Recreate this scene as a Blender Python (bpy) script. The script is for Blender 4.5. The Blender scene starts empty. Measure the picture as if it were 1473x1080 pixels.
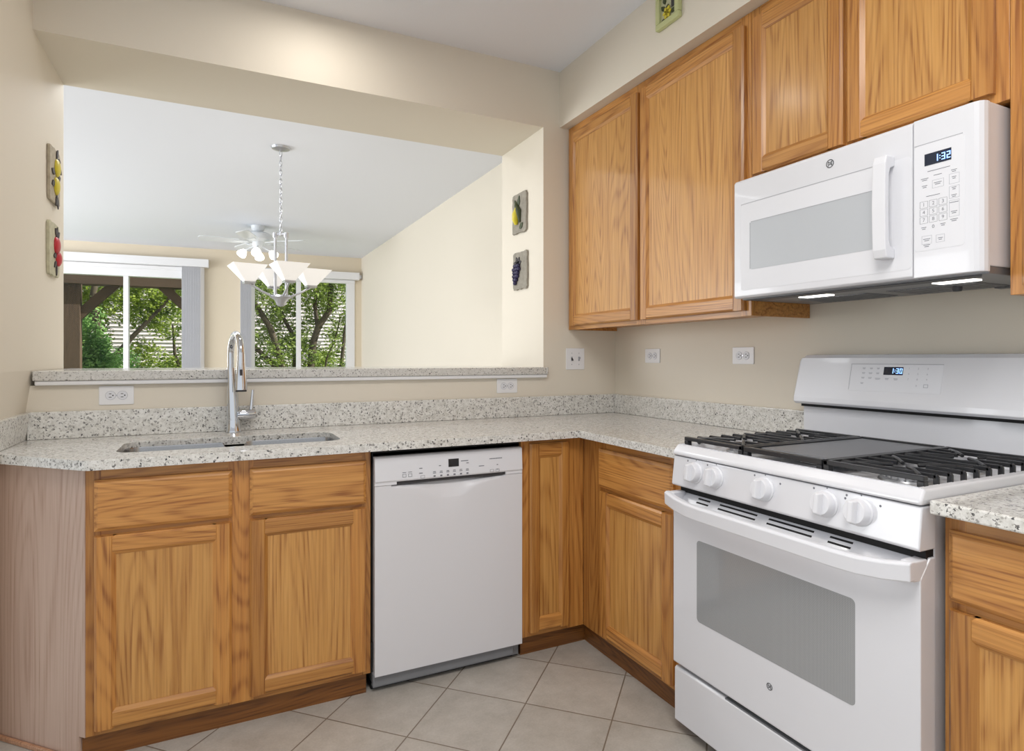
import bpy, bmesh, math, random
from mathutils import Vector, Matrix
random.seed(7)
R = math.radians
SC = bpy.context.scene
COL = SC.collection

def srgb(r, g, b, a=1.0):
    f = lambda c: (c / 255 / 12.92) if c / 255 <= 0.04045 else ((c / 255 + 0.055) / 1.055) ** 2.4
    return (f(r), f(g), f(b), a)

# ------------------------------------------------------------------ camera
YAW = R(26.118)
CAM = Vector((-2.0135, -2.7934, 1.2151))
FPX = 872.58
cam_d = bpy.data.cameras.new('camera')
cam = bpy.data.objects.new('camera', cam_d)
COL.objects.link(cam)
cam.location = CAM
cam.rotation_euler = (R(90), 0, -YAW)
cam_d.sensor_fit = 'HORIZONTAL'
cam_d.sensor_width = 36
cam_d.lens = FPX / 1473 * 36
cam_d.shift_y = (515.12 - 540) / 1473
cam_d.clip_start = 0.05
cam_d.clip_end = 200
SC.camera = cam

# ------------------------------------------------------------------ world, lights, exposure
w = bpy.data.worlds.new('world')
SC.world = w
w.use_nodes = True
bg = w.node_tree.nodes['Background']
bg.inputs[0].default_value = (0.93, 0.965, 1.0, 1)
bg.inputs[1].default_value = 0.88

def area(name, loc, size, watts, color=(1, 1, 1), rot=(0, 0, 0), size_y=None, disk=False, spread=180):
    d = bpy.data.lights.new(name, 'AREA')
    d.energy = watts
    d.color = color
    d.spread = R(spread)
    if disk:
        d.shape = 'DISK'
        d.size = size
    elif size_y:
        d.shape = 'RECTANGLE'
        d.size = size
        d.size_y = size_y
    else:
        d.size = size
    o = bpy.data.objects.new(name, d)
    COL.objects.link(o)
    o.location = loc
    o.rotation_euler = rot
    return o

area('sink_downlight', (-1.62, -0.36, 2.715), 0.16, 3.2, (1.0, 0.95, 0.88), disk=True)
area('kitchen_ceiling_light', (-1.75, -2.45, 2.70), 1.3, 38, (1.0, 0.97, 0.93), size_y=0.8)
area('dining_fill_light', (-2.4, 1.1, 2.70), 2.0, 22, (0.97, 0.985, 1.0), size_y=0.4)  # added lamp, out of view behind the header, brightens the far room
area('living_side_fill', (-6.85, 3.6, 1.35), 4.6, 260, (0.95, 0.975, 1.0), rot=(R(90), 0, R(-90)), size_y=2.3)  # added unseen area lamp standing in for side daylight on the far room
sun_d = bpy.data.lights.new('sun', 'SUN')
sun_d.energy = 10.0
sun_d.angle = R(0.6)
sun_d.color = (1.0, 0.95, 0.86)
sun = bpy.data.objects.new('sun', sun_d)
COL.objects.link(sun)
sun.rotation_euler = (R(10), R(48), 0)
SC.view_settings.view_transform = 'Standard'
SC.view_settings.look = 'None'
SC.view_settings.gamma = 1.0
SC.view_settings.use_curve_mapping = False
SC.view_settings.exposure = 0.0
SC.cycles.use_denoising = True
SC.cycles.max_bounces = 8
SC.cycles.diffuse_bounces = 4
SC.cycles.transparent_max_bounces = 12
SC.cycles.caustics_reflective = False
SC.cycles.caustics_refractive = False
SC.cycles.sample_clamp_indirect = 6.0

# ------------------------------------------------------------------ materials
def mat(name):
    m = bpy.data.materials.new(name)
    m.use_nodes = True
    nt = m.node_tree
    return m, nt, nt.nodes['Principled BSDF']

def N(nt, kind, **kw):
    n = nt.nodes.new(kind)
    for k, v in kw.items():
        if k.startswith('i_'):
            key = k[2:]
            key = int(key) if key.isdigit() else key
            n.inputs[key].default_value = v
        else:
            setattr(n, k, v)
    return n

def L(nt, a, b):
    nt.links.new(a, b)

def ramp(nt, fac, stops):
    n = nt.nodes.new('ShaderNodeValToRGB')
    els = n.color_ramp.elements
    while len(els) < len(stops):
        els.new(0.5)
    for e, (p, c) in zip(els, stops):
        e.position = p
        e.color = c
    L(nt, fac, n.inputs[0])
    return n

def math_node(nt, op, a, b=None, c=None):
    n = nt.nodes.new('ShaderNodeMath')
    n.operation = op
    for i, x in enumerate((a, b, c)):
        if x is None:
            continue
        if isinstance(x, (int, float)):
            n.inputs[i].default_value = x
        else:
            L(nt, x, n.inputs[i])
    return n.outputs[0]

def mixc(nt, fac, a, b, blend='MIX'):
    n = nt.nodes.new('ShaderNodeMix')
    n.data_type = 'RGBA'
    n.blend_type = blend
    for i, x in ((0, fac), (6, a), (7, b)):
        if isinstance(x, (int, float)):
            n.inputs[i].default_value = x
        elif isinstance(x, tuple):
            n.inputs[i].default_value = x
        else:
            L(nt, x, n.inputs[i])
    return n.outputs[2]

def plain(name, color, rough=0.5, metal=0.0, coat=0.0, bump=0.0, bscale=60, emit=None, estr=1.0, var=0.0, spec=None):
    m, nt, p = mat(name)
    p.inputs['Base Color'].default_value = color
    p.inputs['Roughness'].default_value = rough
    p.inputs['Metallic'].default_value = metal
    p.inputs['Coat Weight'].default_value = coat
    if spec is not None:
        p.inputs['Specular IOR Level'].default_value = spec
    tc = N(nt, 'ShaderNodeTexCoord')
    if var:
        n = N(nt, 'ShaderNodeTexNoise', i_Scale=bscale * 0.3, i_Detail=4.0)
        L(nt, tc.outputs['Object'], n.inputs['Vector'])
        d = tuple(c * (1 - var) for c in color[:3]) + (1,)
        l = tuple(min(1, c * (1 + var)) for c in color[:3]) + (1,)
        rr = ramp(nt, n.outputs[0], [(0.3, d), (0.7, l)])
        L(nt, rr.outputs[0], p.inputs['Base Color'])
    if bump:
        n = N(nt, 'ShaderNodeTexNoise', i_Scale=bscale, i_Detail=3.0)
        L(nt, tc.outputs['Object'], n.inputs['Vector'])
        b = N(nt, 'ShaderNodeBump', i_Strength=bump, i_Distance=0.002)
        L(nt, n.outputs[0], b.inputs['Height'])
        L(nt, b.outputs[0], p.inputs['Normal'])
    if emit:
        p.inputs['Emission Color'].default_value = emit
        p.inputs['Emission Strength'].default_value = estr
    return m

def wood(name, axis, light, mid, dark, rough=0.34, rings=34.0, coat=0.25, pore=0.8, varr=0.14, big=1.0):
    """oak: stretched noise contours give cathedral figure, fine streaks give pores"""
    m, nt, p = mat(name)
    tc = N(nt, 'ShaderNodeTexCoord')
    oi = N(nt, 'ShaderNodeObjectInfo')
    off = N(nt, 'ShaderNodeCombineXYZ')
    for i, k in enumerate((37.0, 53.0, 71.0)):
        L(nt, math_node(nt, 'MULTIPLY', oi.outputs['Random'], k), off.inputs[i])
    add = N(nt, 'ShaderNodeVectorMath', operation='ADD')
    L(nt, tc.outputs['Object'], add.inputs[0])
    L(nt, off.outputs[0], add.inputs[1])
    def st(k):
        mp = N(nt, 'ShaderNodeMapping')
        s = [1.0, 1.0, 1.0]
        s['xyz'.index(axis)] = k
        mp.inputs['Scale'].default_value = s
        L(nt, add.outputs[0], mp.inputs['Vector'])
        return mp.outputs[0]
    nA = N(nt, 'ShaderNodeTexNoise', i_Scale=5.2 * big, i_Detail=1.1, i_Roughness=0.40, i_Distortion=0.12)
    L(nt, st(0.085), nA.inputs['Vector'])
    rg = math_node(nt, 'SINE', math_node(nt, 'MULTIPLY', nA.outputs[0], rings * 6.5))
    rg = math_node(nt, 'MULTIPLY_ADD', rg, 0.5, 0.5)
    rg = math_node(nt, 'POWER', rg, 3.0)
    nB = N(nt, 'ShaderNodeTexNoise', i_Scale=150.0, i_Detail=4.0, i_Roughness=0.6)
    L(nt, st(0.022), nB.inputs['Vector'])
    pr = ramp(nt, nB.outputs[0], [(0.38, (1, 1, 1, 1)), (0.54, (0, 0, 0, 1))])
    nC = N(nt, 'ShaderNodeTexNoise', i_Scale=60.0, i_Detail=4.0, i_Roughness=0.55)
    L(nt, st(0.035), nC.inputs['Vector'])
    nD = N(nt, 'ShaderNodeTexNoise', i_Scale=3.0, i_Detail=1.0)
    L(nt, st(0.3), nD.inputs['Vector'])
    base = ramp(nt, nC.outputs[0], [(0.30, mid), (0.66, light)])
    f1 = math_node(nt, 'MULTIPLY', rg, math_node(nt, 'MULTIPLY_ADD', nD.outputs[0], 0.46, 0.02))
    c1 = mixc(nt, f1, base.outputs[0], dark)
    f2 = math_node(nt, 'MULTIPLY', pr.outputs[0], pore)
    f2 = math_node(nt, 'MULTIPLY', f2, math_node(nt, 'MULTIPLY_ADD', rg, 0.6, 0.4))
    c2 = mixc(nt, f2, c1, dark)
    hs = N(nt, 'ShaderNodeHueSaturation')
    L(nt, c2, hs.inputs['Color'])
    L(nt, math_node(nt, 'MULTIPLY_ADD', oi.outputs['Random'], varr * 2, 1 - varr), hs.inputs['Value'])
    L(nt, hs.outputs[0], p.inputs['Base Color'])
    p.inputs['Roughness'].default_value = rough
    p.inputs['Coat Weight'].default_value = coat
    p.inputs['Coat Roughness'].default_value = 0.18
    b = N(nt, 'ShaderNodeBump', i_Strength=0.12, i_Distance=0.0012)
    L(nt, f2, b.inputs['Height'])
    b.invert = True
    L(nt, b.outputs[0], p.inputs['Normal'])
    return m

OL, OM, OD = srgb(198, 142, 74), srgb(180, 121, 57), srgb(126, 70, 26)
M = {}
for ax in 'xyz':
    M['oak_' + ax] = wood('oak_grain_' + ax, ax, OL, OM, OD)
    M['oakrail_' + ax] = wood('oak_rail_grain_' + ax, ax, srgb(202, 146, 78), srgb(184, 126, 62), srgb(132, 76, 30), varr=0.1)
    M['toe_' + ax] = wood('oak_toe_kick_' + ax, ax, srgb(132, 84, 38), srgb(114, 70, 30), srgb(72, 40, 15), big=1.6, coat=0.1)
M['oakpanel'] = wood('oak_panel_grain', 'z', srgb(210, 158, 90), srgb(196, 142, 74), srgb(146, 90, 38), varr=0.06)
M['veneer'] = wood('end_panel_veneer_daylight_tint', 'z', srgb(200, 174, 158), srgb(192, 164, 148), srgb(160, 128, 108), rough=0.42, rings=20, coat=0.35, pore=0.5, varr=0.0)  # pale pinkish cast of the daylight is put into the wood colour
M['shoe'] = wood('shoe_moulding_wood', 'x', srgb(196, 150, 118), srgb(180, 134, 104), srgb(140, 98, 70), varr=0.0)
M['carcass'] = plain('cabinet_interior', srgb(170, 125, 75), 0.6, var=0.05)
M['wall'] = plain('cream_wall_paint', srgb(226, 218, 203), 0.62, bump=0.10, bscale=220)
M['wall_far'] = plain('tan_wall_paint', srgb(226, 213, 190), 0.65, bump=0.10, bscale=220)
M['ceil'] = plain('white_ceiling_paint', srgb(235, 238, 246), 0.75, bump=0.10, bscale=180)
M['white'] = plain('white_enamel', srgb(224, 225, 230), 0.22, coat=0.3)
M['white_soft'] = plain('white_plastic', srgb(227, 228, 233), 0.38)
M['white_trim'] = plain('white_trim_paint', srgb(236, 236, 238), 0.4)
M['door_white'] = plain('dishwasher_white_steel', srgb(222, 222, 226), 0.32, coat=0.15)
M['plate'] = plain('outlet_plate_plastic', srgb(236, 236, 238), 0.35)
M['slot'] = plain('dark_slot', srgb(58, 56, 58), 0.7)
M['black'] = plain('black_void', srgb(14, 14, 16), 0.7)
M['iron'] = plain('cast_iron', srgb(36, 37, 40), 0.30, bump=0.08, bscale=400)
M['griddle'] = plain('griddle_grey', srgb(116, 118, 123), 0.38, bump=0.06, bscale=500)
M['capm'] = plain('burner_cap_black', srgb(44, 45, 48), 0.45)
M['alu'] = plain('burner_aluminium', srgb(190, 192, 196), 0.35, metal=0.9)
M['chrome'] = plain('chrome', srgb(214, 217, 222), 0.08, metal=1.0)
M['nickel'] = plain('brushed_nickel', srgb(196, 198, 204), 0.28, metal=1.0)
M['steel'] = plain('sink_steel', srgb(168, 169, 171), 0.26, metal=1.0, bump=0.04, bscale=300)
M['greysteel'] = plain('grey_painted_steel', srgb(126, 128, 132), 0.45)
M['vent'] = plain('vent_plate_grey', srgb(140, 142, 146), 0.4, metal=0.5)
M['ventdark'] = plain('vent_dark_grey', srgb(62, 64, 70), 0.45)
M['print'] = plain('grey_print', srgb(118, 120, 128), 0.6)
M['printlight'] = plain('pale_grey_print', srgb(176, 178, 186), 0.6)
M['emblem'] = plain('grey_emblem', srgb(92, 94, 98), 0.4, metal=0.5)
M['outline'] = plain('panel_edge_grey', srgb(172, 174, 180), 0.5)
M['display'] = plain('display_glass', srgb(26, 34, 52), 0.12)
M['display_dark'] = plain('display_glass_black', srgb(30, 31, 34), 0.15)
M['digit'] = plain('display_digits', srgb(150, 190, 255), 0.5, emit=srgb(150, 195, 255), estr=1.6)
M['glass_mw'] = plain('microwave_window_glass', srgb(190, 194, 199), 0.30, coat=0.0)
M['lamp_lens'] = plain('cooktop_lamp_lens', srgb(240, 240, 236), 0.3, emit=(1, 0.96, 0.88, 1), estr=3.0)
M['shade'] = plain('frosted_glass_shade', srgb(244, 242, 240), 0.45, emit=(1, 0.97, 0.94, 1), estr=0.34)
M['bulbglow'] = plain('lit_glass_shade', srgb(250, 248, 244), 0.4, emit=(1, 0.97, 0.92, 1), estr=2.2)
M['fanwhite'] = plain('fan_white', srgb(224, 228, 232), 0.4)
M['stone'] = plain('plaque_stone', srgb(176, 166, 146), 0.8, bump=0.5, bscale=160, var=0.16)
M['stone_pale'] = plain('plaque_pale_stone', srgb(190, 186, 160), 0.8, bump=0.5, bscale=160, var=0.14)
M['stone_dark'] = plain('plaque_grey_stone', srgb(150, 144, 132), 0.8, bump=0.5, bscale=160, var=0.16)
M['leafp'] = plain('painted_leaf', srgb(62, 72, 44), 0.5, var=0.2)
M['leafd'] = plain('painted_dark_leaf', srgb(58, 52, 54), 0.5, var=0.2)
M['lemon'] = plain('painted_yellow_fruit', srgb(212, 196, 52), 0.4, var=0.1)
M['redf'] = plain('painted_red_fruit', srgb(190, 40, 52), 0.35, var=0.1)
M['grape'] = plain('painted_purple_fruit', srgb(48, 42, 78), 0.35, var=0.1)
M['frame_green'] = plain('pale_green_frame', srgb(196, 200, 146), 0.5)
M['picture'] = plain('picture_ground', srgb(196, 196, 160), 0.6, var=0.1)
M['bottle'] = plain('painted_dark_bottle', srgb(52, 52, 50), 0.5)
M['blind'] = plain('blind_vane_white', srgb(238, 239, 244), 0.5)
M['postwood'] = wood('porch_timber', 'z', srgb(92, 72, 56), srgb(78, 60, 46), srgb(52, 38, 28), coat=0.0, rough=0.8, varr=0.05)
M['beamwood'] = wood('porch_beam_timber', 'x', srgb(90, 70, 52), srgb(76, 58, 42), srgb(50, 36, 26), coat=0.0, rough=0.8, varr=0.05)
M['bark'] = plain('tree_bark', srgb(74, 64, 50), 0.9, bump=0.8, bscale=60, var=0.3)
M['siding'] = plain('pale_siding', srgb(222, 210, 216), 0.7, var=0.08)
M['siding_gap'] = plain('siding_shadow_board', srgb(120, 108, 108), 0.8)
M['lawn'] = plain('lawn', srgb(96, 120, 60), 0.9, bump=0.6, bscale=40, var=0.3)

def leaf_mat(name, a, b):
    m, nt, p = mat(name)
    tc = N(nt, 'ShaderNodeTexCoord')
    n = N(nt, 'ShaderNodeTexNoise', i_Scale=5.5, i_Detail=5.0)
    L(nt, tc.outputs['Object'], n.inputs['Vector'])
    rr = ramp(nt, n.outputs[0], [(0.34, a), (0.66, b)])
    L(nt, rr.outputs[0], p.inputs['Base Color'])
    p.inputs['Roughness'].default_value = 0.5
    tr = N(nt, 'ShaderNodeBsdfTranslucent')
    L(nt, rr.outputs[0], tr.inputs[0])
    mx = N(nt, 'ShaderNodeMixShader', i_0=0.42)
    L(nt, p.outputs[0], mx.inputs[1])
    L(nt, tr.outputs[0], mx.inputs[2])
    L(nt, mx.outputs[0], nt.nodes['Material Output'].inputs[0])
    return m
M['leaf1'] = leaf_mat('leaf_yellow_green', srgb(80, 112, 30), srgb(188, 204, 88))
M['leaf2'] = leaf_mat('leaf_deep_green', srgb(70, 92, 34), srgb(160, 178, 84))
M['leaf3'] = leaf_mat('leaf_soft_green', srgb(84, 136, 70), srgb(176, 212, 132))

# window glass: mostly clear with a weak reflection
m, nt, p = mat('window_glass')
tr = N(nt, 'ShaderNodeBsdfTransparent')
gl = N(nt, 'ShaderNodeBsdfGlossy', i_Roughness=0.02)
fr = N(nt, 'ShaderNodeFresnel', i_IOR=1.35)
mx = N(nt, 'ShaderNodeMixShader')
tr.inputs[0].default_value = (0.95, 0.97, 0.96, 1)
L(nt, math_node(nt, 'MULTIPLY', fr.outputs[0], 0.35), mx.inputs[0]); L(nt, tr.outputs[0], mx.inputs[1]); L(nt, gl.outputs[0], mx.inputs[2])
L(nt, mx.outputs[0], nt.nodes['Material Output'].inputs[0])
M['glass'] = m

# oven window: grey glass with a fine dot screen
m, nt, p = mat('oven_window_glass')
tc = N(nt, 'ShaderNodeTexCoord')
vo = N(nt, 'ShaderNodeTexVoronoi', i_Scale=420.0)
vo.inputs['Randomness'].default_value = 0.0
L(nt, tc.outputs['Object'], vo.inputs['Vector'])
rr = ramp(nt, vo.outputs['Distance'], [(0.25, srgb(120, 122, 124)), (0.5, srgb(168, 170, 172))])
L(nt, rr.outputs[0], p.inputs['Base Color'])
p.inputs['Roughness'].default_value = 0.09
p.inputs['Coat Weight'].default_value = 0.4
M['oven_glass'] = m

# speckled quartz
def quartz(name, base, sc=1.0, amount=1.0):
    m, nt, p = mat(name)
    tc = N(nt, 'ShaderNodeTexCoord')
    def spots(scale, lo, rmin, rmax):
        """voronoi cells: those whose random value passes lo hold a blob"""
        v = N(nt, 'ShaderNodeTexVoronoi', i_Scale=scale * sc)
        nz = N(nt, 'ShaderNodeTexNoise', i_Scale=scale * 2.0, i_Detail=2.0)
        L(nt, tc.outputs['Object'], nz.inputs['Vector'])
        vm = N(nt, 'ShaderNodeVectorMath', operation='SCALE')
        L(nt, nz.outputs['Color'], vm.inputs[0])
        vm.inputs['Scale'].default_value = 1.25 / scale
        ad = N(nt, 'ShaderNodeVectorMath', operation='ADD')
        L(nt, tc.outputs['Object'], ad.inputs[0]); L(nt, vm.outputs[0], ad.inputs[1])
        L(nt, ad.outputs[0], v.inputs['Vector'])
        sp = N(nt, 'ShaderNodeSeparateColor')
        L(nt, v.outputs['Color'], sp.inputs[0])
        on = math_node(nt, 'GREATER_THAN', sp.outputs[0], lo)
        rad = math_node(nt, 'MULTIPLY_ADD', sp.outputs[1], rmax - rmin, rmin)
        ins = math_node(nt, 'LESS_THAN', v.outputs['Distance'], rad)
        return math_node(nt, 'MULTIPLY', math_node(nt, 'MULTIPLY', on, ins), amount), sp.outputs[2]
    n = N(nt, 'ShaderNodeTexNoise', i_Scale=60.0, i_Detail=5.0, i_Roughness=0.7)
    L(nt, tc.outputs['Object'], n.inputs['Vector'])
    c = ramp(nt, n.outputs[0], [(0.30, srgb(196, 194, 188)), (0.62, base)]).outputs[0]
    f, r = spots(150.0, 0.40, 0.20, 0.46)
    c = mixc(nt, math_node(nt, 'MULTIPLY', f, 0.8), c, srgb(166, 163, 156))
    f, r = spots(95.0, 0.55, 0.18, 0.44)
    c = mixc(nt, math_node(nt, 'MULTIPLY', f, 0.85), c, srgb(140, 138, 134))
    f, r = spots(74.0, 0.76, 0.12, 0.34)
    c = mixc(nt, math_node(nt, 'MULTIPLY', f, 0.9), c, srgb(102, 99, 96))
    f, r = spots(120.0, 0.82, 0.14, 0.40)
    c = mixc(nt, f, c, srgb(72, 71, 72))
    L(nt, c, p.inputs['Base Color'])
    p.inputs['Roughness'].default_value = 0.2
    p.inputs['Coat Weight'].default_value = 0.3
    return m
M['quartz'] = quartz('speckled_quartz', srgb(232, 231, 227))
M['quartz_bar'] = quartz('speckled_bar_quartz', srgb(214, 212, 208))

# floor: 305 mm tiles laid on the diagonal
m, nt, p = mat('diagonal_floor_tile')
tc = N(nt, 'ShaderNodeTexCoord')
sx = N(nt, 'ShaderNodeSeparateXYZ')
L(nt, tc.outputs['Object'], sx.inputs[0])
k = 1 / (math.sqrt(2) * 0.304)
X0, Y0 = -1.03, -0.897
a = math_node(nt, 'MULTIPLY', math_node(nt, 'ADD', math_node(nt, 'ADD', sx.outputs[0], sx.outputs[1]), -(X0 + Y0)), k)
b = math_node(nt, 'MULTIPLY', math_node(nt, 'ADD', math_node(nt, 'SUBTRACT', sx.outputs[0], sx.outputs[1]), -(X0 - Y0)), k)
def edge(x):
    f = math_node(nt, 'FRACT', math_node(nt, 'ADD', x, 100.0))
    return math_node(nt, 'MINIMUM', f, math_node(nt, 'SUBTRACT', 1.0, f))
e = math_node(nt, 'MINIMUM', edge(a), edge(b))
gr = math_node(nt, 'LESS_THAN', e, 0.0075)
cb = N(nt, 'ShaderNodeCombineXYZ')
L(nt, math_node(nt, 'FLOOR', math_node(nt, 'ADD', a, 100.0)), cb.inputs[0])
L(nt, math_node(nt, 'FLOOR', math_node(nt, 'ADD', b, 100.0)), cb.inputs[1])
wn = N(nt, 'ShaderNodeTexWhiteNoise', noise_dimensions='3D')
L(nt, cb.outputs[0], wn.inputs['Vector'])
n1 = N(nt, 'ShaderNodeTexNoise', i_Scale=9.0, i_Detail=8.0, i_Roughness=0.7)
L(nt, tc.outputs['Object'], n1.inputs['Vector'])
n2 = N(nt, 'ShaderNodeTexNoise', i_Scale=140.0, i_Detail=3.0)
L(nt, tc.outputs['Object'], n2.inputs['Vector'])
mix_n = math_node(nt, 'ADD', math_node(nt, 'MULTIPLY', n1.outputs[0], 0.75), math_node(nt, 'MULTIPLY', n2.outputs[0], 0.25))
tcx = ramp(nt, mix_n, [(0.30, srgb(162, 156, 147)), (0.70, srgb(195, 190, 182))])
hs = N(nt, 'ShaderNodeHueSaturation')
L(nt, tcx.outputs[0], hs.inputs['Color'])
L(nt, math_node(nt, 'MULTIPLY_ADD', wn.outputs[0], 0.12, 0.94), hs.inputs['Value'])
cc = mixc(nt, gr, hs.outputs[0], srgb(122, 110, 96))
L(nt, cc, p.inputs['Base Color'])
p.inputs['Roughness'].default_value = 0.42
bp = N(nt, 'ShaderNodeBump', i_Strength=0.3, i_Distance=0.002)
L(nt, math_node(nt, 'MINIMUM', math_node(nt, 'MULTIPLY', e, 60.0), 1.0), bp.inputs['Height'])
L(nt, bp.outputs[0], p.inputs['Normal'])
M['floor'] = m

# ------------------------------------------------------------------ mesh builder
def frame(o, U, V, W):
    U, V, W = Vector(U), Vector(V), Vector(W)
    return Matrix(((U.x, V.x, W.x, o[0]), (U.y, V.y, W.y, o[1]), (U.z, V.z, W.z, o[2]), (0, 0, 0, 1)))

BACK = lambda y: frame((0, y, 0), (1, 0, 0), (0, 0, 1), (0, -1, 0))     # u = x, v = z, w = out of the back wall
RIGHT = lambda x: frame((x, 0, 0), (0, -1, 0), (0, 0, 1), (-1, 0, 0))   # u = -y, v = z, w = out of the right wall
ID = Matrix.Identity(4)

class B:
    def __init__(self, mx=ID):
        self.bm = bmesh.new()
        self.mx = mx
    def _add(self, verts, faces):
        vs = [self.bm.verts.new(self.mx @ Vector(v)) for v in verts]
        for f in faces:
            try:
                self.bm.faces.new([vs[i] for i in f])
            except ValueError:
                pass
        return vs
    def box(self, a0, a1, b0, b1, c0, c1):
        v = [(x, y, z) for x in (a0, a1) for y in (b0, b1) for z in (c0, c1)]
        self._add(v, [(0, 1, 3, 2), (4, 6, 7, 5), (0, 4, 5, 1), (2, 3, 7, 6), (0, 2, 6, 4), (1, 5, 7, 3)])
        return self
    def frustum(self, r0, w0, r1, w1):
        """rect r=(u0,u1,v0,v1) at w0 to rect at w1"""
        f = lambda r, w_: [(r[0], r[2], w_), (r[1], r[2], w_), (r[1], r[3], w_), (r[0], r[3], w_)]
        self._add(f(r0, w0) + f(r1, w1), [(0, 3, 2, 1), (4, 5, 6, 7), (0, 1, 5, 4), (1, 2, 6, 5), (2, 3, 7, 6), (3, 0, 4, 7)])
        return self
    def prism(self, poly, axis, a, b):
        """extrude a polygon of the two other axes (in order) along axis from a to b"""
        def mk(p, t):
            q = list(p)
            q.insert('xyz'.index(axis), t)
            return tuple(q)
        n = len(poly)
        v = [mk(p, a) for p in poly] + [mk(p, b) for p in poly]
        f = [tuple(range(n))[::-1], tuple(range(n, 2 * n))] + [(i, (i + 1) % n, n + (i + 1) % n, n + i) for i in range(n)]
        self._add(v, f)
        return self
    def tube(self, pts, rad, n=10, caps=True):
        pts = [Vector(p) for p in pts]
        rads = rad if isinstance(rad, (list, tuple)) else [rad] * len(pts)
        rings = []
        t0 = (pts[1] - pts[0]).normalized()
        ref = Vector((0, 0, 1)) if abs(t0.z) < 0.9 else Vector((1, 0, 0))
        nrm = t0.cross(ref).normalized()
        for i, q in enumerate(pts):
            if i == 0:
                t = pts[1] - pts[0]
            elif i == len(pts) - 1:
                t = pts[-1] - pts[-2]
            else:
                t = (pts[i + 1] - q).normalized() + (q - pts[i - 1]).normalized()
            t.normalize()
            nrm = (nrm - t * nrm.dot(t)).normalized()
            bn = t.cross(nrm)
            rings.append([q + (nrm * math.cos(2 * math.pi * k / n) + bn * math.sin(2 * math.pi * k / n)) * rads[i] for k in range(n)])
        v = [p for r_ in rings for p in r_]
        f = []
        for i in range(len(rings) - 1):
            for k in range(n):
                f.append((i * n + k, i * n + (k + 1) % n, (i + 1) * n + (k + 1) % n, (i + 1) * n + k))
        if caps:
            f.append(tuple(range(n))[::-1])
            f.append(tuple(range((len(rings) - 1) * n, len(rings) * n)))
        self._add(v, f)
        return self
    def lathe(self, prof, c, n=24, axis='z'):
        """prof: (radius, height) pairs round an axis through c"""
        v = []
        for r_, h in prof:
            for k in range(n):
                a_ = 2 * math.pi * k / n
                q = [r_ * math.cos(a_), r_ * math.sin(a_)]
                q.insert('xyz'.index(axis), h)
                v.append(tuple(q[i] + c[i] for i in range(3)))
        f = []
        for i in range(len(prof) - 1):
            for k in range(n):
                f.append((i * n + k, i * n + (k + 1) % n, (i + 1) * n + (k + 1) % n, (i + 1) * n + k))
        f.append(tuple(range(n))[::-1])
        f.append(tuple(range((len(prof) - 1) * n, len(prof) * n)))
        self._add(v, f)
        return self
    def blob(self, c, r, seg=12, rings=8):
        """ellipsoid"""
        v = [(c[0], c[1], c[2] + r[2])]
        for i in range(1, rings):
            th = math.pi * i / rings
            for k in range(seg):
                ph = 2 * math.pi * k / seg
                v.append((c[0] + r[0] * math.sin(th) * math.cos(ph), c[1] + r[1] * math.sin(th) * math.sin(ph), c[2] + r[2] * math.cos(th)))
        v.append((c[0], c[1], c[2] - r[2]))
        f = [(0, 1 + k, 1 + (k + 1) % seg) for k in range(seg)]
        for i in range(rings - 2):
            for k in range(seg):
                f.append((1 + i * seg + k, 1 + (i + 1) * seg + k, 1 + (i + 1) * seg + (k + 1) % seg, 1 + i * seg + (k + 1) % seg))
        o = 1 + (rings - 2) * seg
        f += [(o + k, len(v) - 1, o + (k + 1) % seg) for k in range(seg)]
        self._add(v, f)
        return self
    def strip(self, a, b, c, d):
        self._add([a, b, c, d], [(0, 1, 2, 3)])
        return self
    def text(self, s, size, u, v, w, align='CENTER', bold=0.0):
        cu = bpy.data.curves.new('t', 'FONT')
        cu.body = s
        cu.size = size
        cu.align_x = align
        cu.align_y = 'CENTER'
        cu.offset = bold
        cu.resolution_u = 3
        o = bpy.data.objects.new('t', cu)
        COL.objects.link(o)
        dg = bpy.context.evaluated_depsgraph_get()
        me = bpy.data.meshes.new_from_object(o.evaluated_get(dg))
        vs = [(q.co.x + u, q.co.y + v, w) for q in me.vertices]
        fs = [tuple(pg.vertices) for pg in me.polygons]
        self._add(vs, fs)
        bpy.data.objects.remove(o)
        bpy.data.curves.remove(cu)
        bpy.data.meshes.remove(me)
        return self
    def rrect(self, u0, u1, v0, v1, r, w0, w1, n=5):
        self.prism(rr_poly(u0, u1, v0, v1, r, n), 'z', w0, w1)
        return self
    def ring(self, u0, u1, v0, v1, t, w0, w1):
        """rectangular outline of thickness t"""
        self.box(u0, u1, v0, v0 + t, w0, w1).box(u0, u1, v1 - t, v1, w0, w1)
        self.box(u0, u0 + t, v0 + t, v1 - t, w0, w1).box(u1 - t, u1, v0 + t, v1 - t, w0, w1)
        return self

def rr_poly(u0, u1, v0, v1, r, n=5):
    pts = []
    for cx_, cy_, a0 in ((u1 - r, v1 - r, 0), (u0 + r, v1 - r, 90), (u0 + r, v0 + r, 180), (u1 - r, v0 + r, 270)):
        for i in range(n + 1):
            a_ = R(a0 + 90 * i / n)
            pts.append((cx_ + r * math.cos(a_), cy_ + r * math.sin(a_)))
    return pts

def thing(name, label, cat, loc=(0, 0, 0), group=None):
    o = bpy.data.objects.new(name, None)
    o.empty_display_size = 0.1
    COL.objects.link(o)
    o.location = loc
    o['label'] = label
    o['category'] = cat
    if group:
        o['group'] = group
    return o

def org(o):
    v = Vector((0, 0, 0))
    while o is not None:
        v += o.location
        o = o.parent
    return v

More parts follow.
